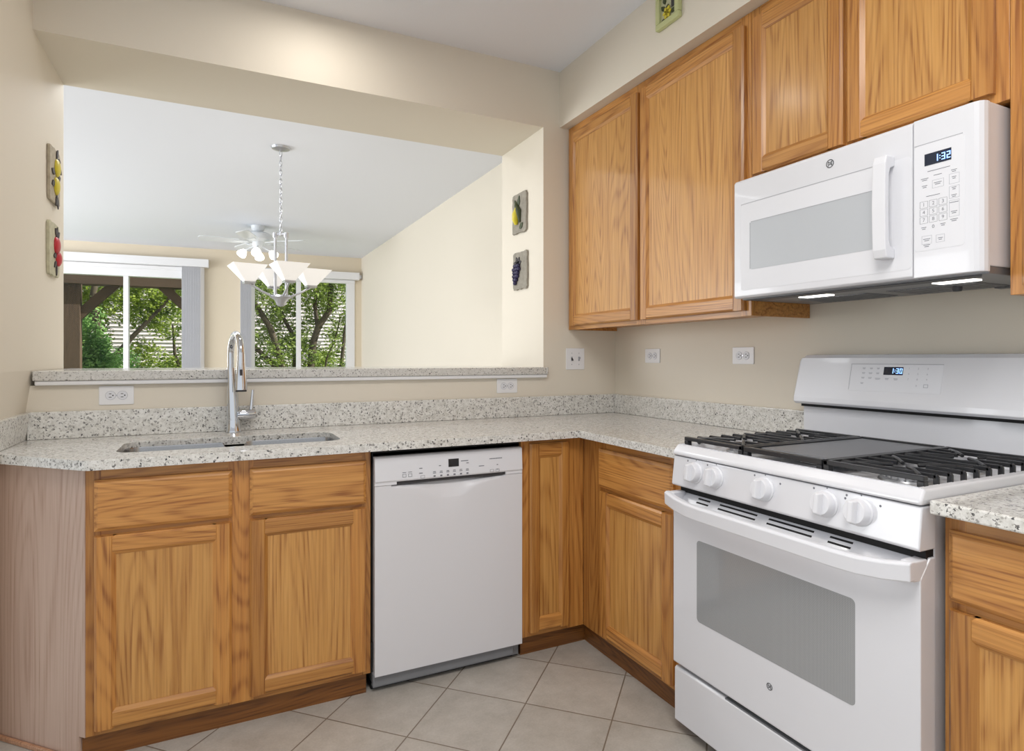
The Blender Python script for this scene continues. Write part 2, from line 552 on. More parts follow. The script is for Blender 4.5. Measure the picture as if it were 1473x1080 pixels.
def obj(name, b, mt, parent=None, base=None, bevel=0.0, smooth=False, seg=2, label=None):
    bm = b.bm
    bmesh.ops.recalc_face_normals(bm, faces=bm.faces[:])
    o_ = org(parent)
    loc = Vector(base) - o_ if base is not None else Vector((0, 0, 0))
    bmesh.ops.translate(bm, verts=bm.verts[:], vec=-(o_ + loc))
    me = bpy.data.meshes.new(name)
    bm.to_mesh(me)
    bm.free()
    mats = mt if isinstance(mt, (list, tuple)) else [mt]
    for q in mats:
        me.materials.append(q)
    o = bpy.data.objects.new(name, me)
    COL.objects.link(o)
    o.location = loc
    if parent:
        o.parent = parent
    if smooth:
        for pg in me.polygons:
            pg.use_smooth = True
        try:
            me.set_sharp_from_angle(angle=R(40))
        except Exception:
            pass
    if bevel:
        md = o.modifiers.new('edge', 'BEVEL')
        md.width = bevel
        md.segments = seg
        md.limit_method = 'ANGLE'
        md.angle_limit = R(35)
    if label:
        o['label'] = label
    return o

def tag(o, label, cat, group=None, kind=None):
    o['label'] = label
    o['category'] = cat
    if group:
        o['group'] = group
    if kind:
        o['kind'] = kind
    return o

def struct(name, b, mt, label, cat, parent=None, **kw):
    o = obj(name, b, mt, parent, **kw)
    if parent is None:
        o['kind'] = 'structure'
        o['label'] = label
        o['category'] = cat
    return o

# ------------------------------------------------------------------ the setting
CZ = 2.74       # ceiling
OPT, OPB = 2.431, 1.113
JL, JR = -2.617, -0.460
WT = 0.509
FA = math.atan(0.0633)
FM = Matrix.Translation((0, 6.54, 0)) @ Matrix.Rotation(-FA, 4, 'Z')       # far wall frame: x along wall, y into it

b = B().box(-7.0, 0.3, -5.2, 6.3, -0.1, 0.0)
b.prism([(-7.0, 6.3), (0.3, 6.3), (0.3, 6.56), (-7.0, 7.0)], 'z', -0.1, 0.0)
struct('floor', b, M['floor'], 'beige square floor tiles laid on the diagonal with dark grout', 'floor')
b = B().prism([(-7.0, -5.2), (0.3, -5.2), (0.3, 6.70), (-7.0, 7.15)], 'z', CZ, CZ + 0.15)
struct('ceiling', b, M['ceil'], 'flat white painted ceiling over the kitchen and the room beyond', 'ceiling')
b = B().box(JL, JR, 0, WT, OPT, CZ)
b.box(JR, 0, 0, WT, 0, CZ)
b.box(JL - 0.05, JR, 0, WT, 0, OPB)
struct('wall_back', b, M['wall'], 'cream wall with the wide pass-through opening above the sink counter', 'wall')
b = B().box(0, 0.2, -5.2, 6.7, 0, CZ)
struct('wall_right', b, M['wall'], 'cream wall behind the range and microwave running on into the far room', 'wall')
# left wall: upright above the bar ledge, leaning 35 mm outward towards the counter
lw = [(-2.655, 0.0), (-2.655, 0.90), (JL, 1.17), (JL, CZ), (-2.80, CZ), (-2.80, 0.0)]
b = B().prism(lw, 'y', -0.44, WT)
struct('wall_left', b, M['wall'], 'cream wall at the left edge, left cheek of the pass-through opening', 'wall')
b = B().box(-0.36, 0, -5.2, 0, 2.444, CZ)
struct('wall_soffit', b, M['wall'], 'cream soffit boxed in above the oak wall cabinets', 'wall')

def far(o):
    """put something built in the far wall frame where it stands"""
    o.location = FM @ o.location
    o.rotation_euler.z = -FA
    return o

# window outlines in the far wall frame (u along wall)
W1 = (-5.20, -2.345)
W2 = (-1.66, -0.10)
WH = 2.42
WHS = (2.464, 2.392)
b = B().box(-7.0, W1[0], 0, 0.15, 0, CZ).box(W1[1], W2[0], 0, 0.15, 0, CZ).box(W2[1], 0.05, 0, 0.15, 0, CZ)
b.box(W1[0], W1[1], 0, 0.15, WHS[0], CZ).box(W2[0], W2[1], 0, 0.15, WHS[1], CZ)
b.box(W2[0], W2[1], 0, 0.15, 0, 0.75)
far(struct('wall_far', b, M['wall_far'], 'tan end wall of the far room with two white-framed windows', 'wall'))

def far_window(name, u0, u1, z0, z1, top, mull, jl, jr, label):
    """frame members in the far wall frame; panes are children"""
    f = B()
    f.box(u0, u1, -0.012, 0.10, top, z1)
    f.box(u0, u1, -0.012, 0.10, z0, z0 + 0.08)
    f.box(u0, jl, -0.012, 0.10, z0, z1).box(jr, u1, -0.012, 0.10, z0, z1)
    f.box(mull[0], mull[1], 0.0, 0.09, z0, z1)
    # sash step
    f.box(u0, u1, -0.03, -0.012, z1 - 0.05, z1 + 0.0)
    o = struct(name, f, M['white_trim'], label, 'window', bevel=0.004)
    for a0, a1 in ((jl, mull[0]), (mull[1], jr)):
        obj('pane', B().box(a0, a1, 0.045, 0.051, z0 + 0.08, top), M['glass'], o)
    far(o)
    return o
far_window('window_1', W1[0], W1[1], 0.0, WHS[0], 2.312, (-3.112, -3.052), W1[0] + 0.07, -2.402,
           'white-framed sliding glass door at the left of the far wall, timber posts outside')
far_window('window_2', W2[0], W2[1], 0.75, WHS[1], 2.348, (-0.938, -0.872), -1.503, -0.222,
           'white-framed window at the right of the far wall behind the chandelier')

def far_blind(u0, u1, z0, z1, s0, s1, bottom, label, n):
    t = thing('vertical_blind', label, 'blind', (u0, -0.1, z0))
    obj('valance', B().box(u0, u1, -0.125, -0.004, z0, z1).box(u0, u1 + 0.0, -0.13, -0.125, z1 - 0.02, z1), M['white_trim'], t, bevel=0.003)
    ux = (s0 + s1) / 2
    for i in range(n):
        x = s0 + 0.01 + (s1 - s0 - 0.02) * i / (n - 1)
        pts = []
        for k in range(7):          # gently cupped vane, turned nearly edge on
            s_ = -0.044 + 0.088 * k / 6
            pts.append((x - 0.002 + s_ * 0.50 + 0.003 * (1 - (s_ / 0.044) ** 2), -0.066 + s_ * 0.86))
        pl = [(a_, c_) for a_, c_ in pts] + [(a_ + 0.002, c_) for a_, c_ in reversed(pts)]
        obj('vane', B().prism(pl, 'z', bottom, z0 + 0.004), M['blind'], t)
    far(t)
far_blind(-5.3, -2.085, 2.468, 2.575, -2.40, -2.155, 0.06, 'white vertical blind stacked at the right of the sliding glass door', 12)
far_blind(-1.72, -0.045, 2.395, 2.500, -1.672, -1.51, 0.70, 'white vertical blind stacked at the left of the window behind the chandelier', 8)
b = B().box(-0.043, -0.006, -0.06, -0.002, 2.42, 2.475)
o = far(obj('blind_bracket', b, M['blind'], None, base=(-0.03, -0.02, 2.42)))
tag(o, 'small pale wall bracket at the right end of the window valance', 'bracket')

# ------------------------------------------------------------------ bar ledge
t = thing('bar_ledge', 'speckled grey stone ledge along the sill of the pass-through opening', 'ledge', (-1.54, 0.2, 1.113))
obj('slab', B().box(-2.612, JR, -0.035, WT + 0.10, 1.131, 1.168).box(JR, JR + 0.012, -0.035, -0.001, 1.131, 1.168), M['quartz_bar'], t, bevel=0.004)
obj('apron', B().box(-2.607, JR + 0.008, -0.028, -0.001, 1.114, 1.131), M['white_trim'], t, bevel=0.004, label='white trim strip under the stone ledge')

# ------------------------------------------------------------------ cabinets
F = 0.597     # face frame plane
TOE, TP = 0.0765, 0.579
DK = 0.884    # carcass top
BK, RT = BACK(-F), RIGHT(-F)

def door(parent, mx, u0, u1, v0, v1, ax, name='door', fr=0.056, rail=0.058, th=0.019):
    """oak door: two stiles (the door's own mesh) with two rails and a recessed flat panel"""
    c = 0.012
    def stile(b_, ua, ub, inner):
        # polygon in (u, w), extruded along v
        if inner > 0:
            poly = [(ua, 0.0005), (ub, 0.0005), (ub, th - 0.009), (ub - c, th), (ua + 0.007, th), (ua, th - 0.007)]
        else:
            poly = [(ub, 0.0005), (ua, 0.0005), (ua, th - 0.009), (ua + c, th), (ub - 0.007, th), (ub, th - 0.007)]
        n = len(poly)
        vs = [(p_[0], v0, p_[1]) for p_ in poly] + [(p_[0], v1, p_[1]) for p_ in poly]
        fs = [tuple(range(n))[::-1], tuple(range(n, 2 * n))] + [(i, (i + 1) % n, n + (i + 1) % n, n + i) for i in range(n)]
        b_._add(vs, fs)
    def railb(b_, va, vb, inner):
        ua, ub = u0 + fr - c * 0.8, u1 - fr + c * 0.8
        if inner > 0:
            poly = [(va, 0.001), (vb, 0.001), (vb, th - 0.008), (vb - c, th - 0.0005), (va + 0.007, th - 0.0005), (va, th - 0.007)]
        else:
            poly = [(vb, 0.001), (va, 0.001), (va, th - 0.008), (va + c, th - 0.0005), (vb - 0.007, th - 0.0005), (vb, th - 0.007)]
        n = len(poly)
        vs = [(ua, p_[0], p_[1]) for p_ in poly] + [(ub, p_[0], p_[1]) for p_ in poly]
        fs = [tuple(range(n))[::-1], tuple(range(n, 2 * n))] + [(i, (i + 1) % n, n + (i + 1) % n, n + i) for i in range(n)]
        b_._add(vs, fs)
    q = B(mx)
    q.box(u0 + fr - 0.006, u1 - fr + 0.006, v0 + rail - 0.006, v1 - rail + 0.006, 0.002, th - 0.0095)
    d = obj(name, q, M['oakpanel'], parent)
    for ua, ub, k_ in ((u0, u0 + fr, 1), (u1 - fr, u1, -1)):
        q = B(mx); stile(q, ua, ub, k_)
        obj('stile', q, M['oak_z'], d)
    for va, vb, k_ in ((v0, v0 + rail, 1), (v1 - rail, v1, -1)):
        q = B(mx); railb(q, va, vb, k_)
        obj('rail', q, M['oakrail_' + ax], d)
    return d

def drawer(parent, mx, u0, u1, v0, v1, ax, name='drawer_front', th=0.019):
    q = B(mx)
    q.box(u0, u1, v0, v1, 0.0005, th - 0.007)
    q.frustum((u0, u1, v0, v1), th - 0.007, (u0 + 0.011, u1 - 0.011, v0 + 0.011, v1 - 0.011), th)
    return obj(name, q, M['oakrail_' + ax], parent)

def face_frame(parent, mx, u0, u1, v0, v1, stiles, rails, ax):
    """stiles: u ranges; rails: v ranges (cut between stiles)"""
    for a_, c_ in stiles:
        obj('face_stile', B(mx).box(a_, c_, v0, v1, -0.019, 0.0), M['oak_z'], parent, bevel=0.001)
    for a_, c_ in rails:
        for (s0, s1), (s2, s3) in zip(stiles[:-1], stiles[1:]):
            obj('face_rail', B(mx).box(s1 - 0.0004, s2 + 0.0004, a_, c_, -0.018, -0.0006), M['oakrail_' + ax], parent)

# --- sink base
SU0, SU1 = -2.361, -1.507
t = thing('base_cabinet', 'oak sink base cabinet with two doors and an angled daylight-tinted end panel', 'cabinet', (-1.93, -0.3, 0), 'oak base cabinets')
q = B()
q.box(SU0 + 0.02, SU0 + 0.035, -F + 0.02, -0.03, TOE, DK).box(SU1 - 0.018, SU1, -F + 0.02, -0.03, TOE, DK)
q.box(SU0 + 0.035, SU1 - 0.018, -F + 0.02, -0.03, TOE, TOE + 0.016)
obj('carcass', q, M['carcass'], t)
face_frame(t, BK, SU0, SU1, TOE, DK, [(SU0, -2.322), (-1.974, -1.897), (-1.538, SU1)],
           [(TOE, 0.115), (0.660, 0.705), (0.832, DK)], 'x')
drawer(t, BK, -2.338, -1.962, 0.694, 0.848, 'x')
drawer(t, BK, -1.909, -1.525, 0.694, 0.848, 'x')
door(t, BK, -2.338, -1.963, 0.096, 0.678, 'x')
door(t, BK, -1.909, -1.525, 0.096, 0.678, 'x')
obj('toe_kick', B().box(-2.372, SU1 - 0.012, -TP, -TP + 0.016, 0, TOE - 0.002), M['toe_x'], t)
# end panel at 45 degrees, notched over the toe kick
r2 = math.sqrt(0.5)
ENDF = frame((SU0 - 0.002, -F, 0), (-r2, r2, 0), (0, 0, 1), (-r2, -r2, 0))
q = B(ENDF)
pl = [(0.0, TOE), (0.0, DK), (0.40, DK), (0.40, 0.0), (0.024, 0.0), (0.024, TOE)]
n_ = len(pl)
q._add([(u, v, 0.0) for u, v in pl] + [(u, v, -0.012) for u, v in pl],
       [tuple(range(n_)), tuple(range(n_, 2 * n_))[::-1]] + [(i, (i + 1) % n_, n_ + (i + 1) % n_, n_ + i) for i in range(n_)])
obj('end_panel', q, M['veneer'], t, label='angled veneer end panel with pale pinkish daylight painted into its colour')
obj('shoe_moulding', B(ENDF).box(0.024, 0.40, 0, 0.016, 0.0005, 0.011), M['shoe'], t, bevel=0.004)

# --- narrow corner cabinet on the back run
t = thing('base_cabinet', 'narrow oak corner cabinet with one slim door right of the dishwasher', 'cabinet', (-0.75, -0.3, 0), 'oak base cabinets')
q = B().box(-0.896, -0.880, -F + 0.02, -0.03, TOE, DK).box(-0.880, -0.60, -F + 0.02, -0.03, TOE, TOE + 0.016)
obj('carcass', q, M['carcass'], t)
face_frame(t, BK, -0.897, -F + 0.0, TOE, DK, [(-0.897, -0.850), (-0.684, -F)], [(TOE, 0.115), (0.850, DK)], 'x')
door(t, BK, -0.862, -0.674, 0.097, 0.866, 'x', fr=0.050, rail=0.060)
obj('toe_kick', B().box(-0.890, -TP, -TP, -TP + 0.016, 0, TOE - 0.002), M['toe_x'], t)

# --- drawer base on the right run, left of the range
t = thing('base_cabinet', 'oak cabinet with a drawer over one door between corner and range', 'cabinet', (-0.3, -0.95, 0), 'oak base cabinets')
q = B().box(-F + 0.02, -0.03, -1.238, -1.222, TOE, DK).box(-F + 0.02, -0.03, -1.222, -0.62, TOE, TOE + 0.016)
obj('carcass', q, M['carcass'], t)
face_frame(t, RT, F, 1.239, TOE, DK, [(F + 0.001, 0.765), (1.150, 1.239)], [(TOE, 0.115), (0.660, 0.715), (0.832, DK)], 'y')
drawer(t, RT, 0.731, 1.176, 0.694, 0.848, 'y')
door(t, RT, 0.742, 1.176, 0.096, 0.678, 'y', fr=0.062)
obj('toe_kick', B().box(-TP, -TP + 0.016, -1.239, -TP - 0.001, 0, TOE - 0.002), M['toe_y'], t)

# --- base right of the range
t = thing('base_cabinet', 'oak cabinet with drawer and door at the right of the range', 'cabinet', (-0.3, -2.32, 0), 'oak base cabinets')
q = B().box(-F + 0.02, -0.03, -2.045, -2.030, 0.0, DK).box(-F + 0.02, -0.03, -2.62, -2.605, 0.0, DK).box(-F + 0.02, -0.03, -2.605, -2.045, TOE, TOE + 0.016)
obj('carcass', q, M['carcass'], t)
face_frame(t, RT, 2.029, 2.62, TOE, DK, [(2.029, 2.070), (2.58, 2.62)], [(TOE, 0.115), (0.660, 0.715), (0.832, DK)], 'y')
drawer(t, RT, 2.043, 2.605, 0.700, 0.850, 'y')
door(t, RT, 2.043, 2.605, 0.096, 0.682, 'y')
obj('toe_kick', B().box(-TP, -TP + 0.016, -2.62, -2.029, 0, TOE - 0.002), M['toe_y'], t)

# --- wall cabinets
UX = 0.305
UT = RIGHT(-UX)
UB, UTOP = 1.366, 2.443
t = thing('wall_cabinet', 'tall oak wall cabinet with two doors in the corner left of the microwave', 'cabinet', (-0.15, -0.62, UB), 'oak wall cabinets')
q = B().box(-UX + 0.019, -0.002, -1.2365, -1.222, UB, UTOP).box(-UX + 0.019, -0.002, -0.017, -0.002, UB, UTOP)
q.box(-UX + 0.019, -0.002, -1.222, -0.017, UB + 0.018, UB + 0.032).box(-UX + 0.019, -0.002, -1.222, -0.017, UTOP - 0.015, UTOP)
obj('carcass', q, M['oak_y'], t)
face_frame(t, UT, 0.002, 1.2365, UB, UTOP, [(0.002, 0.050), (0.585, 0.650), (1.190, 1.2365)], [(UB, UB + 0.038), (2.380, UTOP)], 'y')
door(t, UT, 0.030, 0.607, 1.386, 2.403, 'y')
door(t, UT, 0.628, 1.214, 1.386, 2.403, 'y')
t = thing('wall_cabinet', 'short oak wall cabinet with two doors directly above the microwave', 'cabinet', (-0.15, -1.62, 1.835), 'oak wall cabinets')
q = B().box(-UX + 0.019, -0.002, -2.0145, -2.000, 1.835, UTOP).box(-UX + 0.019, -0.002, -1.252, -1.2375, 1.835, UTOP)
q.box(-UX + 0.019, -0.002, -2.000, -1.252, 1.835, 1.85).box(-UX + 0.019, -0.002, -2.000, -1.252, UTOP - 0.015, UTOP)
obj('carcass', q, M['oak_y'], t)
face_frame(t, UT, 1.2375, 2.0145, 1.835, UTOP, [(1.2375, 1.28), (1.57, 1.63), (1.97, 2.0145)], [(1.835, 1.88), (2.380, UTOP)], 'y')
door(t, UT, 1.252, 1.594, 1.858, 2.403, 'y')
door(t, UT, 1.606, 1.986, 1.858, 2.403, 'y')
t = thing('wall_cabinet', 'oak wall cabinet on the far side of the microwave from the corner', 'cabinet', (-0.15, -2.3, UB), 'oak wall cabinets')
q = B().box(-UX + 0.019, -0.002, -2.62, -2.605, UB, UTOP).box(-UX + 0.019, -0.002, -2.031, -2.0155, UB, UTOP)
q.box(-UX + 0.019, -0.002, -2.605, -2.031, UB + 0.018, UB + 0.032).box(-UX + 0.019, -0.002, -2.605, -2.031, UTOP - 0.015, UTOP)
obj('carcass', q, M['oak_z'], t)
face_frame(t, UT, 2.0155, 2.62, UB, UTOP, [(2.0155, 2.062), (2.57, 2.62)], [(UB, UB + 0.038), (2.380, UTOP)], 'y')
door(t, UT, 2.044, 2.60, 1.386, 2.403, 'y')

# ------------------------------------------------------------------ countertops
H0, H = 0.8845, 0.914
def slab(b_, outer, hole=None):
    bm = b_.bm
    def loop(pts):
        vs = [bm.verts.new((p_[0], p_[1], H)) for p_ in pts]
        return [bm.edges.new((vs[i], vs[(i + 1) % len(vs)])) for i in range(len(vs))]
    es = loop(outer)
    if hole:
        es += loop(hole)
    g = bmesh.ops.triangle_fill(bm, use_beauty=True, use_dissolve=False, edges=es)
    fs = [f for f in g['geom'] if isinstance(f, bmesh.types.BMFace)]
    e = bmesh.ops.extrude_face_region(bm, geom=fs)
    vs = [v for v in e['geom'] if isinstance(v, bmesh.types.BMVert)]
    bmesh.ops.translate(bm, verts=vs, vec=(0, 0, H0 - H))

def fillet(p0, p1, p2, r, n=5):
    a_, c_, d_ = Vector(p0), Vector(p1), Vector(p2)
    u, v = (a_ - c_).normalized(), (d_ - c_).normalized()
    ang = u.angle(v)
    tl = r / math.tan(ang / 2)
    s0, s1 = c_ + u * tl, c_ + v * tl
    out = []
    for i in range(n + 1):
        k_ = i / n
        out.append(tuple(s0 * (1 - k_) ** 2 + c_ * 2 * k_ * (1 - k_) + s1 * k_ ** 2))
    return out
t = thing('countertop', 'pale speckled stone countertop around the sink and into the corner', 'countertop', (-1.3, -0.33, H0), 'speckled stone countertops')
outer = [(-2.652, -0.003), (-0.003, -0.003), (-0.003, -1.2375), (-0.652, -1.2375), (-0.652, -0.652)]
outer += fillet((-0.652, -0.652), (-2.352, -0.652), (-2.652, -0.352), 0.05)
outer += [(-2.652, -0.352)]
SK = (-2.300, -1.590, -0.515, -0.235)
hole = rr_poly(SK[0], SK[1], SK[2], SK[3], 0.055, 6)
q = B(); slab(q, outer, hole)
obj('slab', q, M['quartz'], t, bevel=0.004)
obj('backsplash', B().box(-2.630, -0.0215, -0.021, -0.001, H + 0.0005, 1.016), M['quartz'], t, bevel=0.002)
obj('backsplash', B().box(-0.021, -0.001, -1.2385, -0.001, H + 0.0005, 1.016), M['quartz'], t, bevel=0.002)
q = B().prism([(-2.6535, H + 0.0005), (-2.6335, H + 0.0005), (-2.619, 1.016), (-2.639, 1.016)], 'y', -0.372, -0.0215)
obj('backsplash', q, M['quartz'], t, bevel=0.002)
t = thing('countertop', 'pale speckled stone countertop piece to the right of the range', 'countertop', (-0.33, -2.32, H0), 'speckled stone countertops')
q = B(); slab(q, [(-0.652, -2.027), (-0.003, -2.027), (-0.003, -2.63), (-0.652, -2.63)])
obj('slab', q, M['quartz'], t, bevel=0.004)
obj('backsplash', B().box(-0.021, -0.001, -2.63, -2.027, H + 0.0005, 1.016), M['quartz'], t, bevel=0.002)

# ------------------------------------------------------------------ sink and faucet
t = thing('sink', 'stainless steel double bowl sink let into the stone counter', 'sink', (-1.945, -0.375, 0.68))
def bowl(u0, u1):
    q = B()
    prof = [(0.0000, 0.8955), (0.0015, 0.8950), (0.0030, 0.8900), (0.0035, 0.720), (0.012, 0.704), (0.034, 0.694)]
    loops = []
    for ins, z in prof:
        loops.append([(x, y, z if (z < 0.86 or abs(x + 1.945) > 0.040) else z - 0.020) for x, y in rr_poly(u0 + ins + 0.002, u1 - ins - 0.002, SK[2] + 0.0015 + ins, SK[3] - 0.0015 - ins, max(0.053 - ins, 0.02), 6)])
    n = len(loops[0])
    vs = [p_ for lp in loops for p_ in lp]
    fs = []
    for i in range(len(loops) - 1):
        for k_ in range(n):
            fs.append((i * n + k_, i * n + (k_ + 1) % n, (i + 1) * n + (k_ + 1) % n, (i + 1) * n + k_))
    fs.append(tuple(range((len(loops) - 1) * n, len(loops) * n)))
    q._add(vs, fs)
    d = obj('bowl', q, M['steel'], t, smooth=True)
    c_ = ((u0 + u1) / 2, -0.375)
    obj('drain', B().lathe([(0.0, 0.6945), (0.042, 0.6945), (0.044, 0.697), (0.034, 0.698), (0.030, 0.6955), (0.0, 0.6955)], (c_[0], c_[1], 0)), M['chrome'], d, smooth=True)
bowl(SK[0], -1.958)
bowl(-1.932, SK[1])
obj('divider', B().box(-1.9605, -1.9295, SK[2] + 0.03, SK[3] - 0.03, 0.70, 0.868), M['steel'], t, bevel=0.004)

fx, fy = -1.944, -0.072
t = thing('faucet', 'tall chrome pull-down kitchen faucet standing behind the sink', 'faucet', (fx, fy, H))
obj('base', B().lathe([(0.0, H + 0.0005), (0.029, H + 0.0005), (0.029, H + 0.006), (0.026, H + 0.012), (0.0245, H + 0.05), (0.0, H + 0.05)], (fx, fy, 0)), M['chrome'], t, smooth=True)
obj('body', B().tube([(fx, fy, H + 0.05), (fx - 0.003, fy, H + 0.13), (fx - 0.007, fy, H + 0.21), (fx - 0.010, fy, H + 0.262)], [0.0240, 0.0225, 0.0180, 0.0150], 24), M['chrome'], t, smooth=True)
rr_ = 0.078
pts = [(fx - 0.010, fy, H + 0.255)]
zc = 1.232
for i in range(0, 15):
    a_ = R(180 * i / 14)
    pts.append((fx - 0.010 + 0.032 * (1 - math.cos(a_)) / 2, fy - rr_ + rr_ * math.cos(a_), zc + rr_ * math.sin(a_)))
obj('spout', B().tube(pts, 0.0130, 16), M['chrome'], t, smooth=True)
hx, hy = fx + 0.022, fy - 2 * rr_
obj('spray_head', B().tube([(hx, hy, zc + 0.004), (hx, hy - 0.001, zc - 0.03), (hx, hy - 0.004, zc - 0.06), (hx, hy - 0.008, zc - 0.115), (hx, hy - 0.010, zc - 0.140)],
                           [0.0135, 0.0145, 0.0165, 0.0215, 0.0225], 18), M['chrome'], t, smooth=True)
obj('spray_nozzle', B().tube([(hx, hy - 0.010, zc - 0.1402), (hx, hy - 0.0105, zc - 0.146)], 0.020, 18), M['slot'], t, smooth=True, label='dark rubber nozzle of the spray head')
obj('spray_button', B().box(hx - 0.005, hx + 0.005, hy - 0.0245, hy - 0.018, zc - 0.085, zc - 0.060), M['slot'], t, bevel=0.002, label='dark button on the spray head')
obj('handle_hub', B().lathe([(0.0, 0.015), (0.021, 0.015), (0.021, 0.078), (0.019, 0.082), (0.0, 0.082)], (fx, fy, 0.985), axis='x'), M['chrome'], t, smooth=True)
obj('handle', B().tube([(fx + 0.066, fy, 1.000), (fx + 0.068, fy - 0.002, 1.03), (fx + 0.072, fy - 0.006, 1.085)], [0.008, 0.0065, 0.0055], 12), M['chrome'], t, smooth=True)

# ------------------------------------------------------------------ dishwasher
DW = BACK(-F)
d0, d1 = -1.499, -0.899
t = thing('dishwasher', 'white built-in dishwasher under the counter between oak cabinets', 'dishwasher', (-1.2, -0.3, 0))
q = B().box(d0 + 0.004, d1 - 0.004, -F + 0.012, -0.05, 0.012, 0.868)
obj('tub', q, M['greysteel'], t)
obj('gap_strip', B(DW).box(d0, d1, 0.857, 0.8835, -0.03, -0.012), M['black'], t, label='black gap strip under the countertop')
obj('toe_plate', B(DW).box(d0 + 0.0, d1 - 0.035, 0.022, 0.070, -0.02, 0.004), M['greysteel'], t, bevel=0.002, label='grey steel toe plate')
obj('plinth', B(DW).box(d0, d1, 0.0, 0.022, -0.10, -0.03), M['black'], t)
q = B(DW)
# door skin with a scooped finger pull along its top edge
nx = 40
du0, du1, dz0, dz1 = d0 + 0.003, d1 - 0.002, 0.066, 0.752
zs = [dz0, 0.30, 0.60] + [0.685 + 0.067 * i / 12 for i in range(13)]
def scoop(u, z):
    c_ = (du0 + du1) / 2 - 0.01
    a_ = (u - c_) / 0.30
    half = 0.056 * math.exp(-(abs(u - c_) / 0.085) ** 2.6) + 0.018 * max(0.0, 1 - (abs(u - c_) / 0.225) ** 4)
    top = dz1
    if half <= 0.001:
        return 0.0
    k_ = (z - (top - half)) / half
    if k_ <= 0:
        return 0.0
    return -0.026 * min(1.0, k_) ** 1.3
grid = []
for j, z in enumerate(zs):
    for i in range(nx + 1):
        u = du0 + (du1 - du0) * i / nx
        grid.append((u, z, 0.020 + scoop(u, z)))
nb = len(grid)
fs = [(j * (nx + 1) + i, j * (nx + 1) + i + 1, (j + 1) * (nx + 1) + i + 1, (j + 1) * (nx + 1) + i) for j in range(len(zs) - 1) for i in range(nx)]
# sides and back
bk = [(du0, dz0, -0.008), (du1, dz0, -0.008), (du1, dz1, -0.008), (du0, dz1, -0.008)]
bot = list(range(0, nx + 1))
top = list(range((len(zs) - 1) * (nx + 1), len(zs) * (nx + 1)))
lef = [j * (nx + 1) for j in range(len(zs))]
rig = [j * (nx + 1) + nx for j in range(len(zs))]
fs += [tuple(bot) + (nb + 1, nb), tuple(reversed(top)) + (nb + 3, nb + 2), tuple(reversed(lef)) + (nb, nb + 3), tuple(rig) + (nb + 2, nb + 1), (nb, nb + 1, nb + 2, nb + 3)]
q._add(grid + bk, fs)
dd = obj('door', q, M['door_white'], t, smooth=True)
q = B(DW)
pp = [(0.764, -0.005), (0.764, 0.021), (0.770, 0.024), (0.852, 0.019), (0.857, 0.013), (0.857, -0.005)]
q._add([(du0, v, w_) for v, w_ in pp] + [(du1, v, w_) for v, w_ in pp],
       [tuple(range(6)), tuple(range(6, 12))[::-1]] + [(i, (i + 1) % 6, 6 + (i + 1) % 6, 6 + i) for i in range(6)])
cp = obj('control_panel', q, M['white_soft'], t, bevel=0.0015)
obj('pull_slot', B(DW).box(-1.415, -0.975, 0.7523, 0.7645, -0.006, 0.0150), M['slot'], t, label='dark finger slot under the control panel')
for a_, c_ in ((du0, -1.4155), (-0.9745, du1)):
    obj('panel_flange', B(DW).box(a_, c_, 0.7535, 0.7638, -0.005, 0.0205), M['white_soft'], cp)
CPF = frame((0, -F - 0.0240, 0.770), (1, 0, 0), (0, 0.0609, 0.998), (0, -0.998, 0.0609))
obj('display', B(CPF).box(-1.216, -1.174, 0.032, 0.062, -0.002, 0.0008), M['display_dark'], cp)
q = B(CPF)
for i in range(6):
    u = -1.272 + 0.0265 * i
    q.box(u - 0.004, u + 0.004, 0.000, 0.006, 0, 0.0007)
    q.box(u - 0.006, u + 0.006, 0.013, 0.0155, 0, 0.0007)
    q.box(u - 0.005, u + 0.005, 0.018, 0.0205, 0, 0.0007)
for u, v, ww in ((-1.325, 0.036, 0.012), (-1.325, 0.018, 0.014), (-1.250, 0.040, 0.008), (-1.138, 0.042, 0.010), (-1.150, 0.051, 0.030), (-1.080, 0.026, 0.022), (-1.012, 0.026, 0.006), (-1.012, 0.008, 0.008)):
    q.box(u - ww / 2, u + ww / 2, v - 0.0015, v + 0.0015, 0, 0.0007)
for i in range(13):
    u = -1.045 + 0.0042 * i
    q.box(u, u + 0.0032, 0.049, 0.0525, 0, 0.0007)
for u in (-1.388, -1.366):
    q.ring(u - 0.007, u + 0.007, 0.008, 0.020, 0.0012, 0, 0.0007)
    q.box(u - 0.007, u + 0.007, 0.0245, 0.0265, 0, 0.0007)
for u in (-1.318, -1.036, -1.012):
    q.ring(u - 0.008, u + 0.008, -0.001, 0.009, 0.001, 0, 0.0007)
obj('panel_print', q, M['print'], cp, label='small grey markings on the control panel')
obj('hinge_strip', B(DW).box(d0 - 0.006, d0 + 0.001, 0.09, 0.185, -0.012, -0.001), M['black'], t)

